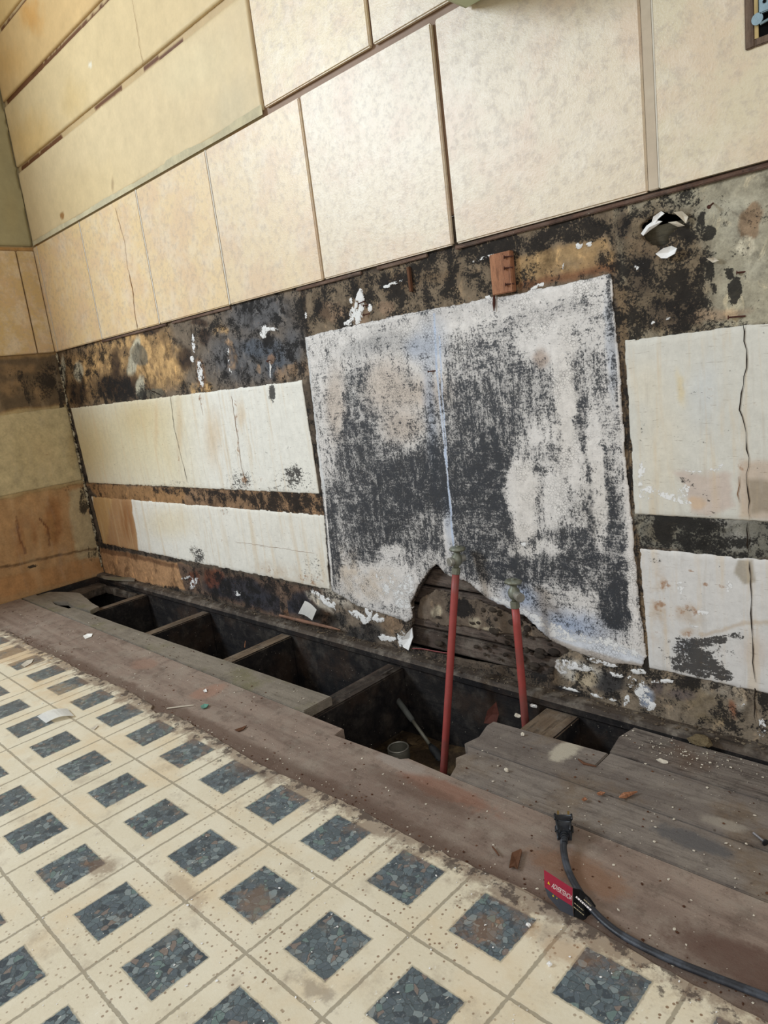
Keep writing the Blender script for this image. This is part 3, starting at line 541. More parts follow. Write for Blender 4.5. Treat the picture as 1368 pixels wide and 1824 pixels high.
    p.C(('E',[(2.0665,0.0495,143.1,45.68,33.98,-49.75)]), (150, 92, 62), .7, soft=.7)
    p.M(0, ('E',[(1.9841,0.0774,13.58,-2.676,3.396,-77.25,0.72),(1.9048,0.0779,13.79,-3.958,-2.462,-72.04,0.66),(1.8742,0.0420,34.45,-2.23,11.19,-46.52,0.5),(1.9992,0.0405,20.21,-0.7625,9.663,-36.72,0.3),(2.1112,0.0699,101.7,-1.39,10.51,-39.93,0.9),(1.8580,0.0919,17.35,-5.298,-4.103,-98.42,0.5),(1.9178,-0.0196,11.2,-3.734,-5.174,-95.81,0.4),(2.0406,0.0820,43.92,-6.571,11.74,-141.6,0.6)]), soft=.8)
    p.M(1, ('E',[(1.8153,0.0601,24.64,-5.322,10.35,-122,1),(1.7933,0.0481,67.04,-5.517,22,-98.01,0.9),(1.8716,0.0773,31.15,-8.286,0.8506,-199.6,1),(1.8575,0.0840,52.02,-15.85,-12.07,-327,1),(1.8916,0.0606,66.06,-32.15,-62.05,-226.7,1.2),(1.9345,0.0376,73.85,11.7,17.64,-37.4,0.95),(1.9172,0.0523,109.2,-6.069,28.14,-117,1),(1.9080,0.0213,214.9,-12.29,22.43,-86.33,1),(1.9320,0.0746,69.78,-3.672,40.65,-178.5,1),(1.9666,0.0660,51.48,2.808,95.33,-272.5,1.1),(1.8566,0.0129,64.41,-27.46,-46.26,-301.4,1.3),(1.8868,0.0138,116.2,-7.16,88.85,-340.2,1.2),(1.8064,0.0123,44.3,-18.36,-32.16,-297,1.2),(1.9469,0.0173,112.8,-5.503,28.53,-105.8,1),(2.0777,0.0525,135.3,-2.821,31.37,-116.3,0.6),(2.1063,0.0264,140.2,-2.045,17.35,-58.64,0.5)]), soft=.5, rag=.006)
    p.C(('E',[(1.9388,0.0340,74.18,11.77,22.67,-47.65)]), (184, 200, 224), .8, soft=.6)
panel('plaster_base', 'y', rect(-.02, -.006, 2.75, .80), -.008, .008, .0026, M_band, wall, (92, 80, 68), lower_paint, rag=.0003, holes=(LATH_HOLE, HOLE2), msk=(.5, 0, .15), relief=.002)
def upper_paint(p):
    p.C(rectP(-.02, .7, 1.22, 2.0), (206, 190, 150), soft=1)
    p.C(rectP(1.22, .7, 2.8, 2.0), (150, 122, 98), soft=1)
    p.C(rectP(1.972, .7, 2.01, 2.0), (184, 170, 148), soft=.2, rag=.002)
    for z in (1.308, 1.494, 1.668):   # bare wood showing in the open joints
        p.C(('S', [(0, z), (1.3, z)], .05), (196, 170, 126), soft=.3, rag=.004)
    p.C(('S',[(0.0312,1.3075),(0.3359,1.3031)],0.0174), (104, 66, 40), soft=.2, rag=.003); p.C(('S',[(0.5586,1.3110),(0.7027,1.3074)],0.0118), (104, 66, 40), soft=.2, rag=.003); p.C(('S',[(0.8230,1.3096),(0.9888,1.3036)],0.0096), (104, 66, 40), soft=.2, rag=.003)
    p.C(('S',[(0.0284,1.4986),(0.5103,1.4896),(0.7490,1.4857)],0.0197), (104, 66, 40), soft=.2, rag=.003); p.C(('S',[(0.0968,1.6639),(0.3396,1.6593)],0.0216), (104, 66, 40), soft=.2, rag=.003)
    p.C(('S',[(-0.0020,1.0817),(0.5456,1.0676),(0.8404,1.0639),(1.0141,1.0718),(1.1631,1.0767)],0.0129), (196, 150, 86), soft=.3, rag=.005); p.C(('S',[(0.7944,1.0845),(0.9686,1.0741)],0.0067), (214, 190, 160), soft=.3, rag=.005)
def rectP(a, b, c, d): return ('P', rect(a, b, c, d))
panel('backing_board', 'y', rect(-.02, .802, 2.75, 2.0), -.008, .008, .005, M_boardpaint, wall, (170, 140, 105), upper_paint, rag=.0003, relief=.0008)

# --- painted plaster patches left where the first tiles came off
def ul_paint(p):
    p.C(('P',[(-0.0802,0.6283),(0.7567,0.6037),(0.6830,0.3074),(-0.2788,0.2719)]), (212, 196, 154), .8, soft=16)
    p.C(('E',[(0.0952,0.4354,4.613,-2.262,-0.0571,-6.764),(0.4827,0.5290,4.919,-0.1672,0.5114,-12.73)]), (202, 178, 128), .6, soft=1.1)
    p.C(('E',[(0.8425,0.4576,19.29,-6.091,-0.1972,-10.06),(0.6884,0.4906,42.83,-15.21,-0.2564,-8.354),(0.5676,0.4943,62.74,-24.11,-0.2805,-9.14),(0.9805,0.5082,43.14,-12.36,-0.7863,-18.85)]), (206, 176, 134), .5, soft=1.1)
    p.M(0, ('E',[(1.1360,0.3564,9.846,-2.367,0.5169,-22.85,0.36),(0.9357,0.3519,12.23,-3.504,0.5765,-25.48,0.5),(1.1492,0.3695,27.68,-6.589,0.5106,-30.15,0.75),(1.1136,0.5550,60.53,-15.58,-2.376,-36.76,0.9),(0.5702,0.3324,5.266,-1.945,2.749,-103.3,0.3),(1.0075,0.4410,4.413,-1.216,-0.1755,-12.51,0.12),(0.4433,0.4325,2.403,-0.9805,-0.08512,-10.08,0.04),(1.1099,0.3337,8.017,-1.965,3.087,-95.45,0.4)]), soft=.8)
    p.M(2, ('E',[(0.9574,0.4689,105.9,-17.63,0.09963,-6.786,0.42),(0.6612,0.4306,112,-24.68,0.1996,-7.334,0.35),(0.9813,0.3461,10.79,-2.973,1.321,-51.84,0.3),(0.8222,0.5570,63.19,-20.75,-2.076,-35.72,0.45),(0.4697,0.4973,3.254,-1.328,-0.2711,-8.834,0.12),(0.9497,0.3592,69.09,-3.024,3.631,-36.42,0.6)]), soft=.8)
UL = [(.016, .572), (1.222, .572), (1.226, .328), (.034, .322)]
panel('plaster_patch', 'y', UL, 0, .0022, .0028, M_paint, wall, (232, 228, 216), ul_paint, rag=.0012, relief=.0001, edge=.6)
def ll_paint(p):
    p.C(('P',[(0.0432,0.2838),(0.3285,0.2855),(0.3094,0.1500),(0.2976,0.0939),(0.0102,0.0749)]), (176, 132, 86), .95, soft=.35, rag=.008)
    p.C(('P',[(0.0432,0.2838),(0.1900,0.2800),(0.0612,0.0898),(-0.0271,0.0915)]), (196, 158, 104), .7, soft=1)
    p.C(('E',[(0.2663,0.2014,21,-2.787,1.436,-11.15)]), (146, 96, 54), .7, soft=.8)
    p.C(('E',[(0.5282,0.2187,5.132,-1.895,0.9838,-14.93)]), (220, 204, 168), .6, soft=1)
    p.C(('E',[(1.0371,0.1265,7.642,-4.28,-0.4804,-27.75),(1.1637,0.1281,16.72,-3.716,4.65,-37.12)]), (196, 174, 146), .5, soft=.9, var=.5)
    p.M(0, ('E',[(0.6678,0.1314,24.29,-8.053,2.834,-27.98,0.7),(0.6439,0.1486,33.42,-11.3,5.767,-61.26,0.6),(1.1699,0.1557,16.82,-3.739,2.122,-18.74,0.3),(0.8360,0.2688,38.45,-11.68,4.567,-84.19,0.4)]), soft=.8)
    p.M(2, ('E',[(0.6553,0.1383,21.06,-7.052,2.514,-25.57,0.3),(1.0158,0.1311,15.02,-7.759,0.2247,-47.82,0.4),(1.1430,0.1255,12.53,-5.943,0.3701,-50.36,0.45),(0.8637,0.1888,6.609,-2.877,4.667,-131.2,0.25),(0.8351,0.2657,27.45,-8.336,4.66,-84.1,0.5)]), soft=.8)
panel('plaster_patch', 'y', [(.03, .274), (1.232, .281), (1.214, .108), (.045, .112)], 0, .0022, .0028, M_paint, wall, (230, 225, 212), ll_paint, rag=.0018, relief=.0001, edge=.6)
def ur_paint(p):
    p.C(('E',[(1.9825,0.4195,25.26,-1.137,-0.06673,-7.905),(1.9632,0.5140,31.21,-1.582,-1.606,-21.6)]), (222, 212, 190), .6, soft=1)
    p.C(('E',[(2.0455,0.4933,35.09,-1.079,-0.9649,-15.19)]), (204, 206, 204), .6, soft=1.1)
    p.C(('P',[(1.9969,0.3878),(2.0421,0.3846),(2.0743,0.3852),(2.0767,0.3399),(2.0441,0.3304),(2.0178,0.3289),(2.0150,0.3566),(2.0079,0.3722)]), (200, 182, 168), .85, soft=.5, rag=.006)
    p.C(('E',[(2.0260,0.3452,82.91,-2.836,4.119,-90.39)]), (204, 176, 146), .8, soft=.5)
    p.C(('P',[(2.0850,0.4039),(2.1975,0.3975),(2.1979,0.3287),(2.0834,0.3250)]), (196, 176, 156), .85, soft=.5, rag=.005)
    p.C(('P',[(2.0947,0.3781),(2.1976,0.3771),(2.1978,0.3357),(2.0973,0.3334)]), (150, 136, 116), .8, soft=.5, rag=.005)
    p.C(('E',[(2.0130,0.5028,133.5,18.15,3.542,-33.18)]), (216, 190, 130), .5, soft=.9)
    p.M(1, ('E',[(1.9875,0.3515,24.54,-7.441,-30.88,-131,0.85),(1.9522,0.3790,150.3,-7.764,0.6025,-30.46,0.75),(2.0113,0.3604,93.04,-3.51,3.577,-105,0.9),(2.0553,0.3902,75.06,39.07,142.6,-232,0.8),(2.0237,0.3882,51.26,-1.798,6.044,-428.7,0.7),(1.9634,0.3547,50.68,-2.472,2.245,-60.8,0.55)]), soft=.7)
    p.M(0, ('E',[(2.0156,0.3724,50.16,-24.2,-65.71,-141.4,0.5),(2.0412,0.3537,143.8,75.72,36.17,-56.64,0.45),(2.0198,0.3843,66.21,-2.381,7.228,-426.8,0.4),(2.0419,0.4935,42.74,-16.92,-46.58,-105.5,0.25),(1.9496,0.3292,29.76,-3.611,-4.592,-296.4,0.35),(2.0479,0.3329,136.6,-3.971,17.72,-319.7,0.5),(2.0361,0.4266,45.56,-1.479,-9.253,-659.5,0.35),(1.9555,0.4437,305.2,-15.77,-0.5254,-20.88,0.3),(2.0254,0.3293,33.09,-3.319,-5.137,-312.6,0.35)]), soft=.7)
    p.M(2, ('E',[(2.0917,0.3966,24.54,-2.444,-9.778,-112.5,0.3),(2.1001,0.4898,76.29,-1.349,-1.508,-23.74,0.06),(2.0490,0.4930,60.93,-17.97,-37.44,-109.4,0.32)]), soft=.8)
panel('plaster_patch', 'y', [(1.937, .573), (2.75, .573), (2.75, .324), (1.938, .324)], 0, .0022, .0025, M_paint, wall, (212, 208, 196), ur_paint, rag=.0012, relief=.0001, edge=.6)
def lr_paint(p):
    p.C(('E',[(1.9678,0.1854,54.12,-2.486,1.975,-12.69),(2.0126,0.1839,42.17,-1.516,7.923,-48.95),(2.0075,0.1530,62.48,-2.302,21.23,-115.7)]), (186, 162, 134), .55, soft=.8, rag=.01, var=.8)
    p.C(('P',[(2.0773,0.2702),(2.0962,0.2722),(2.0991,0.2414),(2.0851,0.2356),(2.0733,0.2500)]), (168, 158, 142), .95, soft=.2, rag=.002)
    p.C(('S',[(2.0272,0.1524),(2.0581,0.1681),(2.0876,0.1831),(2.1141,0.1845),(2.1679,0.1863)],0.0069), (190, 170, 146), .6, soft=1)
    p.C(('E',[(2.0026,0.1303,47.56,-1.794,14.23,-71.44)]), (176, 178, 182), .7, soft=.8)
    p.C(('E',[(2.1010,0.1418,35.58,-0.5737,6.296,-30.64)]), (196, 182, 172), .5, soft=1)
    p.M(0, ('E',[(2.0222,0.1187,16.98,-3.18,0.4079,-24.51,0.34),(2.0148,0.1328,52.41,-1.838,12.76,-64.06,0.8),(2.0258,0.1090,38.34,-19.09,-17.44,-40.66,0.95),(1.9976,0.1046,50.95,-1.968,13.59,-62.67,0.85),(2.0463,0.1475,36.51,6.171,45.21,-106,0.85),(2.0564,0.0986,53.41,-25.58,-30.61,-71.08,0.95),(2.0382,0.1048,80.79,-2.403,14.36,-64.32,0.85),(1.9985,0.1295,68.31,-2.638,12.61,-63.31,0.75),(2.0763,0.1599,76.56,-1.658,22.82,-121.4,0.6),(1.9668,0.2544,60.12,-2.818,20.95,-195.3,0.4),(2.0129,0.1924,126.8,-4.558,18.36,-117.9,0.3)]), soft=.6)
    p.M(1, ('E',[(2.0029,0.2215,157,-6.037,11.32,-84.63,0.9),(2.0315,0.1903,162.6,-5.167,21.12,-132.5,0.9),(2.0183,0.1678,90.83,-3.139,14.58,-83.7,0.4),(2.0670,0.2292,172.2,-4.148,13.9,-103.5,0.8),(1.9950,0.1005,155.3,-30.28,10.49,-366.3,0.9)]), soft=.6)
    p.M(2, ('E',[(1.9724,0.1949,60.57,-12.64,-0.5578,-16.04,0.4),(2.0086,0.1833,37,-1.363,7.9,-48.81,0.4),(2.0074,0.1504,63.36,-12.3,-0.7369,-141.2,0.5),(2.0335,0.2272,82.64,-13.11,-5.899,-298.7,0.6),(2.0597,0.2282,85.8,-12.91,-6.355,-304.5,0.5),(2.0187,0.2452,161.2,-5.655,35.67,-302.2,0.6)]), soft=.8)
panel('plaster_patch', 'y', [(1.942, .273), (2.085, .272), (2.75, .274), (2.75, .085), (1.948, .083)], 0, .0022, .0025, M_paint, wall, (214, 210, 204), lr_paint, rag=.0014, relief=.0001, edge=.6)
# --- the large square patch gone black
def mp_paint(p):
    p.C(('E',[(1.4674,0.5404,11.37,-1.944,-0.9454,-13.71),(1.3206,0.5168,22.58,-4.634,-0.5169,-9.815),(1.4984,0.4657,14.04,-2.253,-0.732,-23.85),(1.5624,0.5240,12.59,-1.856,-1.598,-25.16)]), (196, 178, 160), .7, soft=.9)
    p.C(('E',[(1.6561,0.6606,4.809,0.9035,1.436,-32.55),(1.8027,0.6269,10.3,2.02,3.536,-49.86)]), (204, 198, 192), .7, soft=.9)
    p.C(('E',[(1.4952,0.6196,10.09,-1.69,-3.717,-33.28),(1.4212,0.6175,10.97,1.904,3.28,-53.27)]), (180, 176, 172), .6, soft=.8)
    p.C(('E',[(1.5878,0.6093,19.57,-2.822,-1.954,-17.49),(1.5478,0.6040,28.76,-4.425,-3.63,-34.12),(1.5697,0.4837,47.52,-2.478,0.0674,-5.899),(1.5834,0.2988,62.81,-3.009,1.22,-10.59)]), (172, 180, 194), .7, soft=1.1)
    p.C(('E',[(1.7558,0.3470,27.34,-2.642,0.4902,-13.27),(1.7372,0.2692,22.53,-2.234,2.135,-25.57),(1.8392,0.4894,35.01,-2.801,-0.3877,-7.362),(1.8759,0.3515,27.03,-1.864,0.4232,-11.46)]), (218, 210, 200), .6, soft=.8)
    p.C(('E',[(1.8210,0.1335,9.959,-2.876,-0.858,-29.02),(1.7272,0.1684,17.52,-8.37,-5.624,-29.81)]), (158, 174, 200), .8, soft=1.1)
    p.C(('E',[(1.3494,0.1390,9.89,-1.798,2.65,-20.18),(1.2856,0.1688,18.67,-3.681,1.79,-15.81)]), (208, 190, 168), .7, soft=.9, var=.4)
    p.C(('E',[(1.8015,0.5601,50.48,-4.57,-4.707,-49.14)]), (146, 112, 84), .6, soft=.8)
    p.C(('E',[(1.9166,0.5648,98.78,1.296,-0.4461,-10.68)]), (186, 192, 202), .6, soft=.8)
    p.C(('P',[(1.6548,0.1559),(1.6966,0.1515),(1.7246,0.1424),(1.7729,0.1231),(1.8298,0.1155),(1.8885,0.1171),(1.9423,0.1018),(1.9415,0.0860),(1.8572,0.0800),(1.7809,0.0912),(1.7231,0.1267),(1.6528,0.1385)]), (216, 218, 222), .95, soft=.3, rag=.004)
    p.C(('P',[(1.7818,0.1015),(1.8580,0.0919),(1.9372,0.0897),(1.9367,0.0803),(1.8469,0.0739),(1.7805,0.0861)]), (184, 170, 154), .8, soft=.3, rag=.003)
    p.M(0, ('E',[(1.6402,0.4419,2.731,-0.3444,-0.07724,-3.94,0.52),(1.4936,0.6098,4.75,0.3766,0.455,-25,0.42),(1.3561,0.3556,12.03,-1.383,0.2672,-4.32,0.7),(1.4439,0.3130,9.384,-1.571,0.3905,-8.058,0.78),(1.5730,0.3193,7.522,-1.038,0.3538,-7.301,0.84),(1.6815,0.4884,9.594,-1.129,-0.6289,-13.33,0.68),(1.6799,0.5718,10.86,-1.308,-2.281,-23.82,0.56),(1.7621,0.5201,15.46,-4.834,-4.857,-21.99,0.62),(1.6905,0.3641,18.73,-2.102,0.2381,-9.345,0.86),(1.6171,0.2591,7.853,-0.9906,1.327,-15.9,0.72),(1.7103,0.2269,7.245,-0.7555,2.131,-19.87,0.76),(1.8192,0.2386,14.16,-1.133,1.627,-15.17,0.72),(1.8897,0.2819,30.1,-0.3192,1.007,-7.525,0.74),(1.9014,0.1751,27.24,-1.651,2.831,-18.18,0.86),(1.8626,0.4882,54.24,0.1521,0.09786,-9.22,0.62),(1.8827,0.5523,57.33,30.7,9.167,-22.32,0.55),(1.9218,0.5952,133.5,1.897,-0.5465,-8.679,0.62),(1.2430,0.2279,24.35,-3.256,0.8541,-7.207,0.74),(1.3860,0.5133,31.32,-5.931,-1.201,-22.8,0.6),(1.4096,0.5551,18.91,-3.509,-1.737,-23.37,0.6),(1.5222,0.2512,14.18,-2.09,1.26,-15.09,0.66)]), soft=.6)
    p.M(0, ('E',[(1.3275,0.5501,37.14,-4.654,-0.3405,-9.998,0.3),(1.2690,0.4374,39.78,-8.498,-0.1971,-14.05,0.42),(1.4692,0.5507,19,-3.248,-1.279,-17.21,0.36),(1.5189,0.5063,21.16,-3.326,-1.715,-32.56,0.38),(1.5179,0.4548,27.54,-4.283,-0.8056,-32.03,0.42),(1.5709,0.5822,19.28,-1.02,-0.7496,-17.26,0.32),(1.6772,0.6442,4.419,0.835,2.348,-42.86,0.24),(1.8142,0.5923,17.18,-1.514,-2.815,-24.08,0.2),(1.8365,0.5150,52.67,0.928,0.09085,-10.82,0.14),(1.8420,0.4032,47.17,0.8595,1.567,-19.09,0.22),(1.7964,0.4477,24.77,-18.84,-17.3,-31.1,0.36),(1.7458,0.3561,27.04,-2.681,0.5506,-17.65,0.12),(1.7457,0.2989,35.12,-3.439,1.71,-25.96,0.16),(1.8081,0.3490,41.3,-3.495,0.6752,-18.28,0.22),(1.8807,0.4203,68.54,0.4193,0.7411,-13.13,0.25),(1.8840,0.3344,77.54,-0.9173,1.124,-11.47,0.36),(1.7688,0.2574,15.57,-1.429,4.792,-51.88,0.44),(1.3834,0.1435,10.22,-1.783,2.994,-22.8,0.14),(1.3167,0.1473,14.39,-2.726,3.328,-26.57,0.3),(1.4264,0.2082,21.38,-3.58,3.322,-32.8,0.4),(1.8041,0.1794,13.96,-3.676,-0.9186,-41.74,0.5),(1.8106,0.1316,8.927,-2.922,-2.82,-44.05,0.42),(1.5776,0.2558,74.7,-5.255,1.953,-15.62,0.3),(1.5965,0.5988,113.5,-8.108,-0.8795,-13.2,0.2),(1.9282,0.2503,141.6,-0.4502,1.213,-7.618,0.3),(1.2797,0.6101,40.42,-8.895,-2.127,-22.21,0.3),(1.5440,0.2091,18.08,-2.551,4.04,-37.67,0.52),(1.4099,0.6396,13.08,2.264,3.96,-79.97,0.3),(1.8432,0.6534,13.7,2.723,5.661,-103.4,0.2)]), soft=.65)
    p.m[..., 0] = np.clip(.5+(p.m[..., 0]-.47)*1.2, .02, 1.02)
    p.M(0, ('P',[(1.6548,0.1559),(1.6966,0.1515),(1.7246,0.1424),(1.7729,0.1231),(1.8298,0.1155),(1.8885,0.1171),(1.9423,0.1018),(1.9415,0.0860),(1.8572,0.0800),(1.7809,0.0912),(1.7231,0.1267),(1.6528,0.1385)]), .02, soft=.3, rag=.003)
    p.M(1, ('E',[(1.4142,0.1355,24.28,-4.064,5.707,-41.54,0.62),(1.4636,0.1540,47.39,-7.448,4.678,-35.62,0.6),(1.4031,0.1641,20.85,-3.564,12.73,-104.1,0.5),(1.7452,0.2601,63.23,-30.95,-56.19,-233.1,0.75),(1.7675,0.1241,10.37,-3.549,-9.121,-157,0.8),(1.6962,0.1484,28.25,-13.76,-21.78,-124.6,1),(1.7984,0.1097,19.38,-5.027,2.41,-121.8,0.8),(1.4412,0.1094,40.44,-6.493,10.62,-69.61,0.8),(1.5657,0.1674,40.07,-41.03,-47.9,-78.44,0.9),(1.6048,0.1617,45.54,-33.98,-34.35,-93.47,0.8)]), soft=.6, rag=.005)
    p.M(1, ('P',[(1.6963,0.1494),(1.7307,0.1465),(1.7789,0.1301),(1.8354,0.1224),(1.8889,0.1228),(1.9337,0.1074),(1.9332,0.0981),(1.8830,0.1046),(1.8291,0.1056),(1.7664,0.1118),(1.7177,0.1300)]), .66, soft=.35, rag=.006)
    for s_ in (('S',[(1.6007,0.6548),(1.5937,0.5608),(1.5933,0.3719),(1.5889,0.2408)],0.0047), ('S',[(1.6078,0.6165),(1.6009,0.5215),(1.5961,0.3924)],0.0033)): p.C(s_, (186, 200, 222), .9, soft=.7, rag=.001); p.M(0, s_, .2, soft=.7, rag=.001)
    p.C(('S',[(1.2574,0.6462),(1.2489,0.5439),(1.2457,0.3282)],0.0104), (206, 206, 204), .8, soft=.7, rag=.002); p.M(0, ('S',[(1.2574,0.6462),(1.2489,0.5439),(1.2457,0.3282),(1.2286,0.1232)],0.0078), .2, soft=.7, rag=.002)
    p.M(0, ('S',[(1.9231,0.6557),(1.9249,0.5639),(1.9266,0.4199),(1.9322,0.1619)],0.0042), .15, soft=.7, rag=.002)
MPOLY = ('P',[(1.2529,0.6580),(1.4143,0.6629),(1.5572,0.6655),(1.7241,0.6637),(1.8439,0.6628),(1.9220,0.6649),(1.9257,0.5482),(1.9293,0.3786),(1.9376,0.1807),(1.9441,0.1022),(1.9368,0.0822),(1.8765,0.0784),(1.8173,0.0855),(1.7812,0.0943),(1.7347,0.1287),(1.6954,0.1409),(1.6543,0.1515),(1.6310,0.1653),(1.6097,0.1797),(1.5836,0.1807),(1.5615,0.1868),(1.5407,0.2054),(1.5150,0.1835),(1.4855,0.1511),(1.4616,0.1125),(1.4600,0.0825),(1.4427,0.0700),(1.3881,0.0767),(1.3043,0.0821),(1.2213,0.1064),(1.2364,0.3279),(1.2473,0.5206)])
panel('blackened_paint_patch', 'y', MPOLY, 0, .0035, .0024, M_mould, wall, (226, 220, 213), mp_paint, rag=.0016, msk=(.4, 0, 0), relief=.0005, edge=.5)
# --- lath and rubble seen where the plaster has gone
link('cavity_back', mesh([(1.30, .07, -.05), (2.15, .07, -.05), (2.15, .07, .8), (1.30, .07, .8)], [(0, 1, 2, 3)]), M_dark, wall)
lathz = [(.238, .280), (.196, .232), (.150, .190), (.104, .144), (.058, .098), (.010, .052)]
for i, (a, b) in enumerate(lathz):
    bm = box(1.36, 1.92, .018+.003*(i % 2), .034, a+.003*(i % 2), b, .003)
    bmobj('lath_board', bm, M_lath, wall)
def rub_paint(p):
    p.C(('E',[(1.5710,0.0742,9.189,-1.186,3.948,-21.88),(1.5073,0.1213,23.04,-3.323,4.289,-28.68)]), (120, 104, 88), .6, soft=.8, var=.6)
    p.C(('E',[(1.6066,0.0918,63.68,-7.759,15.6,-89.57),(1.6375,0.0807,57.56,-17.62,3.361,-109.7),(1.5112,0.0986,49.49,-7.059,13.86,-85.64)]), (190, 176, 150), .85, soft=.5)
    p.M(0, ('E',[(1.5763,0.1148,28.52,-3.681,7.052,-44.42,0.9),(1.6472,0.0549,10.18,-3.061,1.961,-43.74,0.8),(1.7191,0.0480,14.69,-4.074,2.297,-45.37,0.7)]), soft=.6)
# crumbling plaster and mortar bits on the laths
bm = bmesh.new()
for k in range(130):
    px = 1.50+.30*random.random(); pz = .025+random.random()*.10
    if px < 1.62 and random.random() < .75: continue
    r = random.uniform(.002, .008)
    c = bmesh.new(); bmesh.ops.create_icosphere(c, subdivisions=2, radius=r)
    s = (random.uniform(.8, 1.8), .7, random.uniform(.5, 1))
    for v in c.verts: v.co = Vector((v.co.x*s[0], v.co.y*s[1], v.co.z*s[2]))*random.uniform(.85, 1.1)+Vector((px, .016, pz))
    merge(bm, c)
bmobj('mortar_rubble', bm, plainmat('mortar', (66, 58, 50), .95, .1, var=.6, scale=90, second=(50, 44, 40), amt=.8), wall)['kind'] = 'stuff'
panel('mortar_skim', 'y', ('P',[(1.4699,0.1181),(1.5180,0.1459),(1.5686,0.1395),(1.6184,0.1357),(1.6794,0.1237),(1.7361,0.1061),(1.7658,0.0889),(1.7112,0.0868),(1.6500,0.0797),(1.5852,0.0790),(1.5149,0.0735),(1.4593,0.0782)]), -.019, .004, .003, M_band, wall, (112, 98, 84), rub_paint, rag=.003, msk=(.3, .0, .1), relief=.003)
# white torn paper edge around the hole
def chip(name, pts, th, mat, parent=None, curl=None):
    """thin bent flake from a 3D outline"""
    P = [Vector(p) for p in pts]; c = sum(P, Vector())/len(P); n = (P[1]-P[0]).cross(P[-1]-P[0]).normalized()
    b = bmesh.new(); top = [b.verts.new(p+n*th/2) for p in P]; ct = b.verts.new(c+n*(th/2+(curl or 0))); bot = [b.verts.new(p-n*th/2) for p in P]; cb = b.verts.new(c-n*(th/2-(curl or 0)))
    for i in range(len(P)):
        j = (i+1) % len(P); b.faces.new((top[i], top[j], ct)); b.faces.new((bot[j], bot[i], cb)); b.faces.new((top[j], top[i], bot[i], bot[j]))
    bmesh.ops.recalc_face_normals(b, faces=b.faces[:]); return bmobj(name, b, mat, parent, False)
chip('torn_paint_edge', [(1.5307,0.0000,0.2132),(1.5583,0.0000,0.2128),(1.5781,-0.0000,0.1997),(1.5876,0.0000,0.1812),(1.5760,0.0000,0.1842),(1.5589,0.0000,0.1975),(1.5404,0.0000,0.2032)] , .002, M_white, wall, .004)
chip('torn_paint_edge', [(1.4427,-0.0040,0.0472),(1.4589,-0.0040,0.0622),(1.4587,-0.0040,0.0417),(1.4415,-0.0040,0.0103),(1.4265,-0.0040,0.0147),(1.4257,-0.0040,0.0293)], .002, M_white, wall, .006)
# hole high on the right with curled white paper
bm = box(1.955, 2.07, .016, .034, .62, .716); bmobj('cavity_wood', bm, woodmat('olive_wood', (84, 76, 58), (58, 52, 40), (30, 26, 20), 1.4, dust=.1), wall)
chip('curled_paper', [(1.9696,-0.0060,0.7079),(1.9776,-0.0060,0.7160),(1.9883,-0.0060,0.7206),(1.9985,-0.0060,0.7169),(1.9910,-0.0060,0.7131),(1.9818,-0.0060,0.7095),(1.9725,-0.0060,0.7045)], .0015, M_white, wall, -.004)
chip('curled_paper', [(1.9845,-0.0080,0.7158),(1.9879,-0.0080,0.7247),(1.9984,-0.0080,0.7291),(2.0026,-0.0080,0.7254),(1.9937,-0.0080,0.7206),(1.9889,-0.0080,0.7148)], .0015, M_white, wall, .004)
chip('curled_paper', [(1.9896,-0.0100,0.6784),(2.0002,-0.0100,0.6833),(2.0104,-0.0100,0.6841),(2.0174,-0.0100,0.6799),(2.0143,-0.0100,0.6737),(2.0040,-0.0100,0.6701),(1.9967,-0.0100,0.6715)], .002, M_white, wall, .006)
chip('curled_paper', [(2.0065,-0.0080,0.7137),(2.0172,-0.0080,0.7127),(2.0275,-0.0080,0.7050),(2.0190,-0.0080,0.7055)], .0015, M_chip, wall, -.004)
chip('curled_paper', [(2.0515,-0.0060,0.6612),(2.0609,-0.0060,0.6607),(2.0668,-0.0060,0.6556),(2.0594,-0.0060,0.6543)], .0015, M_chip, wall, .004)
chip('curled_paper', [(2.0133,-0.0060,0.7245),(2.0239,-0.0060,0.7234),(2.0313,-0.0060,0.7150),(2.0282,-0.0060,0.7076),(2.0215,-0.0060,0.7159)], .0015, M_chip, wall, .005)
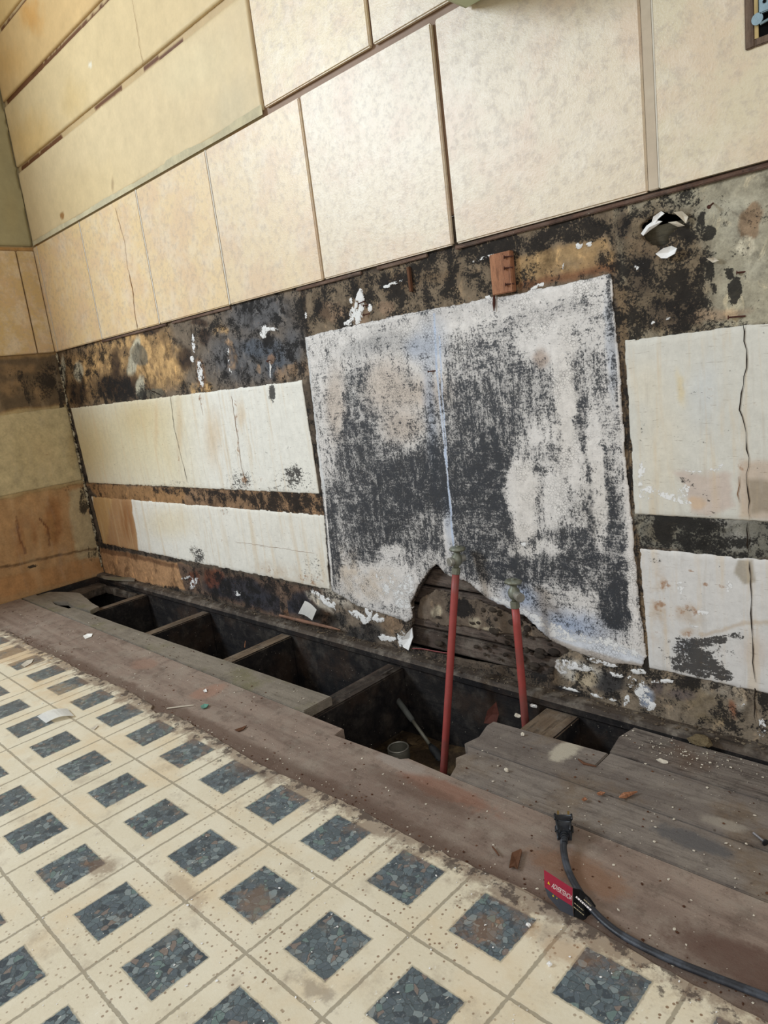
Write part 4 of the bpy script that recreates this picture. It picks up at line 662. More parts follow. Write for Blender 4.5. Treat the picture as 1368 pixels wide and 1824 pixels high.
# cracks and drips in the paint
for pts, wd, mt in (([(0.6755,-0.0026,0.5806),(0.6639,-0.0026,0.4917),(0.6723,-0.0026,0.4157),(0.6818,-0.0026,0.3421)], .004, M_crack), ([(0.9561,-0.0026,0.5562),(0.9551,-0.0026,0.4558),(0.9496,-0.0026,0.3874),(0.9576,-0.0026,0.3321)], .004, M_crackb), ([(0.8157,-0.0026,0.5647),(0.8181,-0.0026,0.5154)], .003, M_crackb),
                    ([(2.0908,-0.0026,0.5772),(2.0951,-0.0026,0.5322),(2.0890,-0.0026,0.4908),(2.0846,-0.0026,0.4697),(2.0934,-0.0026,0.4407),(2.0945,-0.0026,0.3971),(2.0921,-0.0026,0.3749),(2.0953,-0.0026,0.3264)], .0035, M_crack), ([(2.0906,-0.0010,0.3219),(2.0925,-0.0010,0.2798)], .006, M_crack), ([(2.0942,-0.0026,0.2689),(2.0945,-0.0026,0.2060),(2.0959,-0.0026,0.1253),(2.0982,-0.0026,0.0969)], .004, M_crack),
                    ([(2.0970,-0.0010,0.0960),(2.0956,-0.0010,0.0578),(2.0981,-0.0010,0.0330)], .005, M_crack), ([(2.0841,-0.0026,0.3836),(2.0808,-0.0026,0.3596),(2.0833,-0.0026,0.3484)], .004, M_crackb), ([(0.5464,-0.0010,0.6804),(0.5662,-0.0010,0.6332),(0.5703,-0.0010,0.5948),(0.6317,-0.0010,0.5757)], .006, M_crack),
                    ([(2.0776,-0.0010,0.1040),(2.0787,-0.0010,0.0831)], .002, M_crack), ([(0.8678,-0.0026,0.1898),(1.1807,-0.0026,0.1907)], .0015, M_crackb)):
    ribbon('crack', pts, wd, mt, wall)

# --- wall tiles (each one a part of the wall)
def tile(x0, x1, z0, z1, tint, th=.009, name='wall_tile', mat=M_tile):
    bm = box(x0, x1, -th, .0, z0, z1, .0022, seg=3); me = bpy.data.meshes.new(name); bm.to_mesh(me); bm.free()
    a = me.color_attributes.new('Col', 'FLOAT_COLOR', 'POINT'); c = (*lin(tint), 1)
    for d in a.data: d.color = c
    return link(name, me, mat, wall)
row1 = [(.003, .030), (.034, .356), (.360, .696), (.700, 1.017), (1.021, 1.338), (1.343, 1.658), (1.667, 1.982), (1.999, 2.31), (2.316, 2.62)]
tint1 = [(222, 192, 142), (222, 192, 142), (223, 195, 148), (223, 197, 154), (221, 199, 162), (218, 201, 172), (214, 197, 168), (207, 192, 160), (206, 190, 158)]
BX = (2.107, .881, 2.25, 1.05)
for (a, b), t in zip(row1, tint1):
    if a < 2 < b+.02 and b > 2.2:    # the tile cut for the outlet box
        bm = bmesh.new(); x0, z0, x1, z1 = BX
        for q_ in ((a, x0, .756, 1.079), (x0, x1, .756, z0), (x1, b, .756, 1.079), (x0, x1, z1, 1.079)): box(q_[0], q_[1], -.009, 0, q_[2], q_[3], bm=bm)
        bmesh.ops.remove_doubles(bm, verts=bm.verts[:], dist=1e-5)
        me = bpy.data.meshes.new('wall_tile'); bm.to_mesh(me); bm.free(); at = me.color_attributes.new('Col', 'FLOAT_COLOR', 'POINT')
        for d in at.data: d.color = (*lin(t), 1)
        link('wall_tile', me, M_tile, wall)
    else: tile(a, b, .756, 1.079, t)
for a, b, t in ((1.238, 1.530, (216, 196, 156)), (1.537, 1.85, (214, 196, 164)), (1.857, 2.17, (222, 204, 170)), (2.177, 2.49, (216, 202, 168))):
    tile(a, b, 1.093, 1.40, t)
def board(x0, x1, z0, z1, tint, spots):
    def pp(p):
        for s_ in spots: p.C(*s_)
    return panel('painted_board', 'y', rect(x0, z0, x1, z1), 0, .007, .006, M_boardpaint, wall, tint, pp, rag=.0006, relief=.0006, edge=.15)
board(.004, 1.228, 1.094, 1.299, (216, 194, 152), [(('E',[(0.4020,1.1359,2.858,1.526,-0.6275,-11.31)]), (212, 188, 142), .7, .9, .02), (('E',[(1.1354,1.1188,9.913,-2.896,-3.739,-11.88)]), (204, 188, 152), .6, .9, .02), (('E',[(0.2563,1.1192,60.82,-32.8,-24.47,-107.9)]), (150, 104, 52), .9, .3, .001), (('E',[(1.0245,1.2410,5.485,3.344,-0.9955,-14.62)]), (222, 204, 162), .6, 1.0, .02), (('E',[(0.5850,1.1187,102.8,-45.95,-11.63,-45.94)]), (120, 90, 60), .5, .8, .004)])
board(.004, 1.5, 1.317, 1.485, (216, 192, 146), [(('E',[(0.1528,1.3521,4.784,3.489,-0.8959,-10.54)]), (220, 184, 120), .7, 1, .02), (('E',[(0.5852,1.4006,75.62,-36.7,-55.35,-156.6)]), (232, 226, 206), .9, .5, .001), (('E',[(0.4602,1.3587,9.188,-4.749,-4.769,-14.71)]), (210, 180, 122), .5, 1, .02)])
board(.004, 1.2, 1.503, 1.66, (212, 178, 124), [(('E',[(0.3131,1.6158,12.48,4.329,-4.68,-18.44)]), (206, 150, 76), .7, 1, .02), (('E',[(0.1105,1.5774,5.245,-3.495,-5.974,-16.77)]), (214, 172, 108), .6, 1, .02)])
board(.004, 1.0, 1.677, 1.99, (214, 180, 122), [])
ribbon('crack', [(0.8346,-0.0082,1.4433),(0.8329,-0.0082,1.3874),(0.8307,-0.0082,1.3424),(0.8333,-0.0082,1.3091)], .002, M_crackb, wall)
ribbon('crack', [(0.5809,-0.0095,1.0643),(0.5978,-0.0095,0.9777),(0.5877,-0.0095,0.9095)], .003, M_crackb, wall); ribbon('crack', [(0.5889,-0.0095,0.9121),(0.5920,-0.0095,0.8589),(0.5814,-0.0095,0.8029),(0.5777,-0.0095,0.7551)], .007, M_crackb, wall)
# grey mortar smear and orange glue line between the boards and the tiles
bm = bmesh.new(); xs = np.linspace(.01, 1.23, 90); vs = []
for i, x in enumerate(xs):
    h = .010+.010*abs(math.sin(x*9))*(.4+.6*(x > .85))+random.uniform(-.0015, .0015); vs.append((bm.verts.new((x, -.0085, 1.084)), bm.verts.new((x, -.0085, 1.088+h*.7))))
for a, b in zip(vs[:-1], vs[1:]): bm.faces.new((a[0], b[0], b[1], a[1]))
bmobj('mortar_smear', bm, plainmat('grey_mortar', (182, 172, 142), .85, .2, var=.2, scale=120, second=(204, 192, 156), amt=.7), wall)
# pale joint lines left of centre
for x in (.032, .358, .698, 1.019): link('grout_line', mesh([(x-.0022, -.0088, .757), (x+.0022, -.0088, .757), (x+.0022, -.0088, 1.079), (x-.0022, -.0088, 1.079)], [(0, 1, 2, 3)]), M_grout, wall)
bmobj('grout_line', box(1.9825, 1.9965, -.0075, 0, .757, 1.99, .001), M_groutw, wall)
bmobj('grout_line', box(1.9962, 1.9995, -.0088, 0, .757, 1.99, .001), M_grout, wall)
# bead of old wood trim under the tiles
bm = bmesh.new()
for a, b in ((.34, .72), (.75, 1.01), (1.25, 1.44), (1.48, 1.60), (1.66, 2.7)):
    box(a, b, -.0045, 0, .7485, .7545, .001, bm=bm)
bmobj('trim_strip', bm, woodmat('trim_wood', (120, 96, 80), (92, 66, 52), (50, 36, 30), 1.3, dust=.2), wall)

# ================================================================= LEFT WALL
wl = root('wall_left', None, None, (0, -.6, 0), kind='structure')
def left_paint(p):
    p.C(rectP(-1.3, .59, .01, .745), (104, 86, 64), soft=.5)
    p.C(('E',[(-0.1194,0.7072,9.785,-2.119,-4.312,-47.56),(-0.1635,0.6592,19.96,-4.338,-3.844,-35.84),(-0.0836,0.6327,28.39,-6.115,-3.145,-27.87)]), (150, 120, 84), .7, soft=.8, rag=.015, var=.5)
    p.M(0, ('E',[(-0.1138,0.6538,8.29,-1.792,-1.211,-11.29,0.5),(-0.0374,0.6818,23.19,-4.975,-1.067,-11.09,0.6),(-0.1561,0.6932,29.96,-6.513,-2.768,-28.78,0.4)]), soft=.8)
    p.C(rectP(-1.3, .325, .01, .585), (178, 156, 112), soft=.3)
    p.C(('E',[(-0.1384,0.4597,11.43,-2.467,-1.863,-10.99),(-0.0157,0.4389,44.16,-9.399,-1.495,-8.812)]), (184, 164, 118), .7, soft=1)
    p.C(rectP(-1.3, .0, .01, .32), (178, 138, 94), soft=.3)
    p.C(('E',[(-0.1650,0.3364,7.254,-0.5804,-1.863,-30.74)]), (166, 134, 90), .6, soft=1)
    p.C(('P',[(-0.0630,0.3054),(-0.0056,0.3067),(-0.0019,0.0441),(-0.0800,0.0468)]), (188, 170, 132), .85, soft=.8, rag=.01)
    p.C(('E',[(-0.2204,0.2010,26.24,-5.678,-3.153,-12.21),(-0.1284,0.2155,27.38,-5.869,-2.585,-10.5)]), (150, 100, 56), .7, soft=.6, rag=.01)
    p.C(('E',[(-0.2193,0.1821,57.52,-12.44,-5.441,-20.58),(-0.1428,0.1905,61.14,-13.12,-4.465,-17.49)]), (168, 124, 76), .7, soft=.5, rag=.008)
    p.C(('S',[(-0.2366,0.2605),(-0.2415,0.2065),(-0.2337,0.1392)],0.0069), (98, 50, 24), .8, soft=.6, rag=.006); p.C(('S',[(-0.1692,0.2349),(-0.1495,0.2017),(-0.1579,0.1372)],0.0072), (98, 50, 24), .8, soft=.6, rag=.006)
    p.C(('S',[(-0.3158,0.1127),(-0.2140,0.1091),(-0.0882,0.0985),(0.0081,0.0918)],0.0094), (96, 68, 42), .85, soft=.8, rag=.004)
    p.C(('P',[(-0.3226,0.0815),(0.0021,0.0632),(0.0099,0.0039),(-0.3362,0.0191)]), (182, 134, 86), .8, soft=.5)
    p.M(0, ('E',[(-0.0143,0.2658,36.88,-7.817,-2.853,-12.83,0.6),(-0.0241,0.0806,31.6,-6.677,-5.814,-20.79,0.62),(-0.0610,0.3145,22.26,-4.747,-11.03,-52.41,0.5),(0.0072,0.1821,62.99,-13.3,-2.066,-8.389,0.5),(-0.1470,0.0860,14.02,-0.6231,-8.744,-88.05,0.3),(-0.2179,0.0913,56.68,-12.23,-38.66,-131.6,0.7),(-0.0133,0.6247,67.99,-14.53,-1.026,-9.09,0.6)]), soft=.7)
    p.C(rectP(-1.3, 1.078, .01, 2.1), (166, 154, 118), soft=.3)
    p.C(rectP(-1.3, 1.072, .01, 1.082), (182, 140, 86), soft=.2, rag=.002)
panel('plaster_base', 'x', rect(-1.05, -.006, .008, 2.0), -.008, .008, .0045, M_left, wl, (150, 120, 80), left_paint, rag=.0003, relief=.0012)
def left_patch(p):
    p.C(('E',[(-0.1384,0.4597,11.43,-2.467,-1.553,-9.154)]), (192, 172, 126), .6, soft=1); p.C(('E',[(-0.0118,0.4571,37.87,-8.06,-1.447,-8.83)]), (170, 146, 100), .6, soft=1)
    p.M(2, ('E',[(-0.1081,0.4361,27.97,-6.012,-31.71,-180.8,0.5),(-0.2032,0.3989,29.45,-6.39,-35.59,-184.5,0.4),(-0.1062,0.3615,14.05,-1.073,-3.55,-68.29,0.35)]), soft=.8)
panel('plaster_patch', 'x', rect(-1.05, .332, -.006, .578), 0, .002, .0045, M_left, wl, (196, 178, 136), left_patch, rag=.0014, relief=.0006, edge=.5)
def ltile(y0, y1, z0, z1, tint):
    bm = box(0, .009, y0, y1, z0, z1, .0022, seg=3); me = bpy.data.meshes.new('wall_tile'); bm.to_mesh(me); bm.free()
    a = me.color_attributes.new('Col', 'FLOAT_COLOR', 'POINT')
    for d in a.data: d.color = (*lin(tint), 1)
    link('wall_tile', me, M_tile, wl)
for a, b in ((-.062, -.011), (-.385, -.066), (-.708, -.389), (-1.03, -.712)): ltile(a, b, .756, 1.068, (196, 166, 112))
def leftboard(p): p.C(('E',[(-0.0501,1.1811,30.31,-6.587,0.6983,-12.18)]), (168, 154, 112), .6, soft=1)
panel('painted_board', 'x', rect(-1.05, 1.084, -.008, 1.99), 0, .006, .008, M_boardpaint, wl, (166, 156, 118), leftboard, rag=.0006, relief=.0004)
# flaking corner seam
bm = bmesh.new(); rs = random.Random(3)
for i in range(46):
    z = .03+i*.0158
    r = bmesh.new(); bmesh.ops.create_icosphere(r, subdivisions=1, radius=rs.uniform(.003, .007))
    for v in r.verts: v.co = Vector((v.co.x*.8+.004, v.co.y*.8-.004, v.co.z*2+z))+Vector((rs.uniform(-.001, .001),)*3)
    merge(bm, r)
g = NT('corner_flakes'); nn = g.noise(60, g.pos(), 5, .7); cc_ = g.mix(g.step(nn, .46, .54), lin((50, 42, 34)), lin((172, 160, 134))); g.bump(nn, .003); g.fin(cc_, .85, .2)
bmobj('corner_seam', bm, g.m, wl)

# ================================================================= FLOOR, HOLE
gr = bmesh.new(); n = 60
for i in range(n+1):
    for j in range(24):
        x = -.1+2.9*i/n; y = -.75+1.0*j/23; gr.verts.new((x, y, -.172+random.uniform(-.006, .006)+.012*math.sin(x*9+y*7)))
gr.verts.ensure_lookup_table()
for i in range(n):
    for j in range(23): a = i*24+j; gr.faces.new([gr.verts[k] for k in (a, a+24, a+25, a+1)])
tagit(bmobj('dirt_ground', gr, M_dirt, None, True), None, None, kind='structure')
sill = bmesh.new(); xs = np.linspace(0.0, 2.75, 200); prev = None
for x in xs:
    j = random.uniform(-.0012, .0012); pr = [(.012, -.012), (.012, .004), (-.012, .006+j), (-.024, .004+j), (-.029, -.003), (-.029, -.014), (-.024, -.017), (.012, -.017)]
    ring = [sill.verts.new((x, a, b)) for a, b in pr]
    if prev: [sill.faces.new((prev[k], prev[(k+1) % 8], ring[(k+1) % 8], ring[k])) for k in range(8)]
    else: sill.faces.new(ring[::-1])
    prev = ring
sill.faces.new(prev)
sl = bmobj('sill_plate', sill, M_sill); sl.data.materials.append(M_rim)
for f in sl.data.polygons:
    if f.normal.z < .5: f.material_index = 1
tagit(sl, 'dirty wooden sill ledge running along the foot of the wall above the floor hole', 'wood sill')
tagit(bmobj('rim_board', box(0.0125, 2.75, -.022, .02, -.30, -.0175, .002), M_rim), 'blackened rim board on edge under the sill at the back of the floor hole', 'wood board')
JX = [(.318, .352), (.676, .712), (1.036, 1.074), (1.396, 1.440), (1.772, 1.835), (2.15, 2.19)]
JL = ['floor joist nearest the corner, pale dusty top edge bare beside the cut board', 'second floor joist from the corner, dusty brown top edge crossing the hole',
      'third floor joist from the corner, with a splinter sticking up from its top edge', 'dark floor joist under the sawn end of the grey board beside the pit',
      'floor joist behind the right red pipe, pale top edge with plaster crumbs on it', 'floor joist hidden under the planks at the right']
for i, ((a, b), lab) in enumerate(zip(JX, JL)):
    if i == 5: continue
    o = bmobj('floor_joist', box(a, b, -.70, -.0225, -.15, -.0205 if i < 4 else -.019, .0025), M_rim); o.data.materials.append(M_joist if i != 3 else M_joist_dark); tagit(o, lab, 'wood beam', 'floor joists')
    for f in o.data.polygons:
        if f.normal.z > .5: f.material_index = 1    # dusty wood on top only; pit shade is painted as near-black sides
tagit(bmobj('foundation_board', box(-.03, .012, -1.4, .0, -.30, -.002, .001), M_rim), 'blackened board under the left wall beside the corner hole', 'wood board')
# floor boards
def board_z(name, pts, z0, z1, mat, label, cat, bev=.0015, rag=0, sub=0, group=None, end=None):
    o = bmobj(name, prism(pts, z0, z1, bev, rag, sub=sub), mat); tagit(o, label, cat, group); return o
T = -.018
fl = bmobj('floor', prism([(.0, -.2785), (1.546, -.2840), (1.549, -.306), (1.690, -.2995), (1.700, -.291), (1.800, -.2930), (2.75, -.2860), (2.75, -1.4), (.0, -1.4)], T, 0, .0012), M_brown); fl['kind'] = 'structure'
board_z('floor_board', [(.30, -.2275), (.383, -.2270), (.60, -.2265), (1.436, -.2140), (1.435, -.2800), (.0, -.2745), (.0, -.232), (.14, -.235), (.20, -.245), (.29, -.240)], T, -.0006, M_greyboard, 'long greenish grey floorboard with a sawn end, edging the open hole on the left', 'floorboard', group='floorboards', sub=.03, rag=.0005)
board_z('floor_board', [(1.745, -.2120), (1.752, -.185), (1.742, -.150), (1.744, -.134), (1.80, -.131), (1.936, -.1235), (1.9375, -.1240), (1.9375, -.160), (1.939, -.160), (1.939, -.1215), (2.75, -.1215), (2.75, -.2080), (1.94, -.2100)], T, -.0004, M_plank, 'grey weathered floorboard crossing the hole behind the plug, pale scuff near its end', 'floorboard', group='floorboards')
board_z('floor_board', [(1.752, -.2150), (1.765, -.230), (1.758, -.250), (1.772, -.268), (1.780, -.2905), (1.94, -.2895), (2.75, -.2835), (2.75, -.2110), (1.94, -.2130)], T, -.0008, M_plank, 'grey weathered floorboard lying between the brown floor and the scuffed board', 'floorboard', group='floorboards')
board_z('floor_board', [(1.9375, -.1185), (1.930, -.075), (1.937, -.040), (2.02, -.042), (2.75, -.045), (2.75, -.1185)], T, .0004, M_plank2, 'dark crumb-strewn floorboard at right tucked against the sill, sawn left end', 'floorboard', group='floorboards')
# pieces by the corner
board_z('scrap_board', ('P',[(0.0031,-0.2770),(-0.0348,-0.2108),(0.0506,-0.1740),(0.1060,-0.1560),(0.1431,-0.1458),(0.3059,-0.1743),(0.3623,-0.1802),(0.3776,-0.2139),(0.2738,-0.2207),(0.2038,-0.2096),(0.1525,-0.2326),(0.1601,-0.2728)])[1], -.0155, -.0035, M_greyboard, 'grey dusty board scrap with a curved cut-out beside the corner hole', 'wood scrap', sub=.02, rag=.0012)
board_z('flat_offcut', ('P',[(0.0556,-0.0348),(0.1347,-0.0220),(0.2273,0.0095),(0.2525,-0.0109),(0.1813,-0.0343),(0.1045,-0.0471)])[1], .0065, .011, M_greyboard, 'short flat dusty slat lying on the sill near the wall corner', 'wood scrap')
board_z('corner_blocking', [(.0, -.24), (.085, -.23), (.10, -.15), (.085, -.04), (.30, -.04), (.30, -.030), (0, -.030)], -.045, -.022, M_sill, 'dusty wood blocking around the small corner hole under the wall', 'wood scrap', sub=.02, rag=.003)
# the linoleum
def linop():
    pts = [(2.75, -1.4), (-.0, -1.4), (.0, -.50), (.16, -.46), (.33, -.425)]
    x = .33
    while x < 2.74:
        pts.append((x, -.4275+.0035*math.sin(x*7.3)+.003*math.sin(x*19+1)+random.uniform(-.0016, .0016)-(.010 if 1.16 < x < 1.2 else 0)+(.004 if 1.22 < x < 1.30 else 0))); x += .012
    pts.append((2.75, -.425)); return pts
tagit(bmobj('linoleum_sheet', prism(linop(), .0003, .0038, .0006), M_lino), 'cream linoleum sheet with blue grey slate-chip squares and a torn grimy edge', 'flooring')
# curled torn edge of the linoleum
# ---------------------------------------------------------------- pipes
def stopvalve(rt, p, ax, left):
    """oval handle, round body with side outlet, hex collar above a pipe end at p"""
    ax = Vector(ax).normalized(); p = Vector(p)
    bmobj('collar', lathe([(-.001, .0072), (.0, .0078), (.010, .0078), (.011, .0066)], p, ax, 8), M_valve, rt)
    bmobj('valve_body', lathe([(.010, .0048), (.014, .005), (.017, .0078), (.021, .0098), (.026, .0100), (.031, .0092), (.034, .0062), (.040, .0054)], p, ax, 20), M_valve, rt, True)
    if left:
        d = Vector((-.30, -.95, -.05)).normalized(); c = p+ax*.025-d*.016
        o = bmobj('outlet', lathe([(0, .0066), (.006, .007), (.024, .007), (.026, .0082), (.031, .0082), (.0325, .0074)], c, d, 18), M_chrome, rt)
    else:
        d = Vector((.86, -.5, -.08)).normalized(); c = p+ax*.025
        b = bmesh.new()
        b = lathe([(0, .0062), (.012, .0064), (.014, .0078), (.024, .0078), (.0245, .0056), (.012, .0052)], c, d, 20)
        bmobj('outlet', b, M_chrome, rt); bmobj('outlet_hole', lathe([(.013, .0051), (.0236, .0051)], c, d, 16), M_dark, rt)
    h = bmesh.new(); bmesh.ops.create_uvsphere(h, u_segments=24, v_segments=12, radius=1)
    s = (.0155, .0125, .0042); c = p+ax*.0445
    for v in h.verts:
        a = math.atan2(v.co.y, v.co.x); k = 1+.06*math.cos(a*8)
        v.co = Vector((v.co.x*s[0]*k, v.co.y*s[1]*k, max(-.7, min(.7, v.co.z))*s[2]*1.3))+c
    bmobj('valve_handle', h, M_valve, rt, True)
    bmobj('handle_screw', lathe([(0, .0035), (.0025, .0033)], c+ax*.0036, ax, 12), M_valve, rt)
top1 = Vector((1.6186,-0.0400,0.2058)); bot1 = Vector((1.600, -.118, -.176))
r1 = root('water_pipe', 'taller red-painted water pipe with a tarnished stop valve, rising from the open pit', 'pipe', bot1, 'red water pipes')
bmobj('pipe', tube([bot1+(top1-bot1)*t for t in np.linspace(0, 1, 12)], .0068, 20), M_pipe, r1, True)
stopvalve(r1, top1, (top1-bot1), True)
top2 = Vector((1.7395,-0.0400,0.1615)); bot2 = Vector((1.745, -.050, -.176))
r2 = root('water_pipe', 'shorter red-painted water pipe with an open side outlet, rising beside the joist', 'pipe', bot2, 'red water pipes')
bmobj('pipe', tube([bot2+(top2-bot2)*t for t in np.linspace(0, 1, 12)], .0066, 20), M_pipe, r2, True)
stopvalve(r2, top2, (top2-bot2), False)
# ---------------------------------------------------------------- in the pit
c = Vector((1.4876,-0.1116,-0.1650)); cr = root('metal_can', 'open round metal collar standing on the dirt in the pit', 'can', c)
b = bmesh.new(); b = tube([c+Vector((0, 0, z)) for z in (0, .004, .022, .024)], [.0200, .0212, .0212, .020], 32, False); tube([c+Vector((0, 0, z)) for z in (.024, .004)], [.0178, .0172], 32, False, b)
b2 = lathe([(0, .0172), (.003, .0172)], c, (0, 0, 1), 32); merge(b, b2)
bmobj('can_wall', b, M_tin, cr, True)
bmobj('rim', tube([c+Vector((.0195*math.cos(a), .0195*math.sin(a), .025)) for a in np.linspace(0, 2*math.pi, 33)], .0017, 8, False), M_chrome, cr, True)
h0 = Vector((1.4246,-0.0450,-0.0755)); h1 = Vector((1.5375,-0.0756,-0.1350)); h2 = Vector((1.5751,-0.0848,-0.1500)); tr = root('hand_tool', 'long-handled scraper leaning in the pit with its pale blade on the dirt', 'tool', (h2.x, h2.y, -.172))
hm = h0+(h1-h0)*.52
bmobj('handle', tube([h0, h0+(h1-h0)*.02, hm, hm+(h1-h0)*.03], [.0035, .0062, .0058, .004], 14), M_toolwood, tr, True)
bmobj('shaft', tube([hm, h1], .0036, 10), M_tin, tr, True)
d = (h1-h0).normalized(); sd_ = d.cross(Vector((0, .3, 1))).normalized(); u_ = sd_.cross(d)
b = bmesh.new(); prof = [(0, .004), (.010, .010), (.022, .0125), (.036, .0125), (.040, .011)]
L_ = [b.verts.new(h1+d*t-sd_*w_+u_*.001) for t, w_ in prof]; C_ = [b.verts.new(h1+d*t-u_*.003) for t, w_ in prof]; R_ = [b.verts.new(h1+d*t+sd_*w_+u_*.001) for t, w_ in prof]
for i in range(4): b.faces.new((L_[i], C_[i], C_[i+1], L_[i+1])); b.faces.new((C_[i], R_[i], R_[i+1], C_[i+1]))
bmesh.ops.solidify(b, geom=b.faces[:], thickness=.0012); bmobj('blade', b, M_blade, tr, True)
b = box(1.16, 1.24, -.30, -.10, -.155, -.125, .002); tagit(bmobj('wood_offcut', b, M_redwood), 'reddish wood offcut lying in the dark hole under the grey board', 'wood scrap')
# crumbs, dirt clods and splinters in the pit
def crumbs(name, n, fn, rmin, rmax, mat, label, cat, seed=1, flat=.6, sub=1):
    rr = random.Random(seed); V = []; F = []
    base = bmesh.new(); bmesh.ops.create_icosphere(base, subdivisions=sub, radius=1); bv = [v.co.copy() for v in base.verts]; bf = [[v.index for v in f.verts] for f in base.faces]; base.free()
    for k in range(n):
        x, y, z = fn(rr); r = rmin+(rmax-rmin)*rr.random()**3; s = (rr.uniform(.6, 1.5), rr.uniform(.6, 1.2), rr.uniform(.4, 1)*flat); a = rr.uniform(0, 6.3); o = len(V)
        for v in bv:
            w_ = Vector((v.x*s[0], v.y*s[1], v.z*s[2]))*r*rr.uniform(.75, 1.15); V.append((x+w_.x*math.cos(a)-w_.y*math.sin(a), y+w_.x*math.sin(a)+w_.y*math.cos(a), z+w_.z+r*s[2]*.6))
        F += [[i+o for i in f] for f in bf]
    o = link(name, mesh(V, F), mat if not isinstance(mat, tuple) else mat[0])
    if isinstance(mat, tuple):
        for m_ in mat[1:]: o.data.materials.append(m_)
        o.data.polygons.foreach_set('material_index', np.repeat([rr.choices(range(len(mat)), (5, 4, 4))[0] for _ in range(n)], len(bf)).astype(np.int32))
    tagit(o, label, cat, kind='stuff'); return o
def on_boards(rr):
    while 1:
        x = rr.uniform(.05, 2.4); y = -.42+.42*rr.random()**.9
        if y < -.29 or (x > 1.95 and y < -.05) or (x > 1.78 and y < -.135) or (x < 1.43 and y < -.23 and x > .4): return x, y, 0.0
def on_floor(rr):
    return on_boards(rr) if rr.random() < .72 else (rr.uniform(.35, 2.4), -.4245+abs(rr.gauss(0, .010)), 0.0)
crumbs('floor_debris', 1900, on_floor, .0004, .0021, (M_chip, M_bark, plainmat('brown_dirt', (76, 50, 36), .9, .1, var=.5)), 'pale plaster crumbs and brown dirt scattered over the bare floorboards', 'debris', 1)
crumbs('sill_debris', 1400, lambda r: (r.uniform(.1, 2.6), -.003-abs(r.gauss(0, .010)), .0055), .0006, .0032, plainmat('grey_grit', (96, 84, 70), .9, .1, var=.6, scale=60, second=(140, 128, 108)), 'grit and rubble lying along the sill ledge', 'debris', 4)
crumbs('lino_crumbs', 420, lambda r: (r.uniform(.9, 2.3), r.uniform(-.85, -.436), .0043), .0005, .0015, M_white, 'fine white crumbs scattered on the linoleum', 'debris', 5)
crumbs('pit_debris', 900, lambda r: (r.uniform(.9, 1.95), r.uniform(-.4, -.03), -.170), .002, .010, plainmat('pit_dirt', (72, 58, 42), .95, .1, var=.7, scale=50, second=(128, 108, 78), amt=.6), 'dirt clods and wood bits on the ground in the pit', 'debris', 6)
crumbs('plank_crumbs', 150, lambda r: (r.gauss(2.03, .05), r.gauss(-.072, .014), .001), .0005, .0022, M_chip, 'pale plaster crumbs heaped on the dark floorboard by the sill', 'debris', 7)
# ---------------------------------------------------------------- power cord with plug and warning tag
pb = Vector((1.9827,-0.3236,0.0120)); pf = Vector((1.9721,-0.3054,0.0120)); cr = root('power_cord', 'black power cord with a two-prong plug and a red warning tag on the brown floor', 'cable', (pb.x, pb.y, 0))
dirp = Vector((1.9660,-0.2963,0.0120))-Vector((1.9923,-0.3389,0.0120)); dirp.z = 0; dirp.normalize(); side = dirp.cross(Vector((0, 0, 1))); Z = Vector((0, 0, 1))
def obox(c, l, w_, h_, bev, taper=1.0):
    b = bmesh.new(); bmesh.ops.create_cube(b, size=1)
    for v in b.verts:
        k = taper if v.co.x < 0 else 1
        v.co = Vector(c)+dirp*v.co.x*l+side*v.co.y*w_*k+Z*v.co.z*h_*k
    bmesh.ops.bevel(b, geom=b.edges[:], offset=bev, segments=3, affect='EDGES'); return b
nose = Vector((1.9726,-0.3063,0.0120))
plug = bmobj('plug', obox(nose-dirp*.003, .006, .0185, .016, .0018), M_blackp, cr, True)
bmobj('plug_body', obox(nose-dirp*.014, .017, .0155, .013, .002, .85), M_blackp, plug, True)
for s_ in (-1, 1):
    bmobj('grip', obox(nose-dirp*.018+side*s_*.0062-Z*.001, .016, .0022, .010, .0008), M_blackp, plug)
    bmobj('prong', obox(nose+dirp*.0075+side*s_*.0062, .017, .0016, .0055, .0004), M_brass, plug)
st = nose-dirp*.022
rl = bmesh.new()
for k in range(5): tube([st-dirp*(k*.0036), st-dirp*(k*.0036+.0026)], .0056-.0005*k, 14, True, rl)
tube([st+dirp*.004, st-dirp*.018], [.0046, .0034], 12, True, rl)
bmobj('strain_relief', rl, M_blackp, plug)
cp = [st-dirp*.014]+[Vector(v) for v in [(1.9983,-0.3488,0.0060),(2.0148,-0.3688,0.0060),(2.0376,-0.3885,0.0060),(2.0660,-0.4072,0.0060),(2.1021,-0.4187,0.0060),(2.1482,-0.4194,0.0060),(2.1919,-0.4142,0.0060),(2.2311,-0.4089,0.0060),(2.2623,-0.4093,0.0060)]]
cp[1].z = .009
path = spline(cp, 10)
b = tube(path, .0031, 12); tube([p+Vector((.0008, .0012, .0002)) + (path[min(i+1, len(path)-1)]-path[max(i-1, 0)]).normalized().cross(Z)*.0036 for i, p in enumerate(path)], .0027, 10, True, b)
bmobj('cable', b, M_cord, cr, True)
# tag: a folded card, front leaf upright, rear leaf around the cord
def quadstrip(cols, th=.0004):
    """cols: list of (bottom, top) points"""
    b = bmesh.new(); v = [(b.verts.new(a), b.verts.new(c)) for a, c in cols]
    for i in range(len(v)-1): b.faces.new((v[i][0], v[i+1][0], v[i+1][1], v[i][1]))
    bmesh.ops.solidify(b, geom=b.faces[:], thickness=th); return b

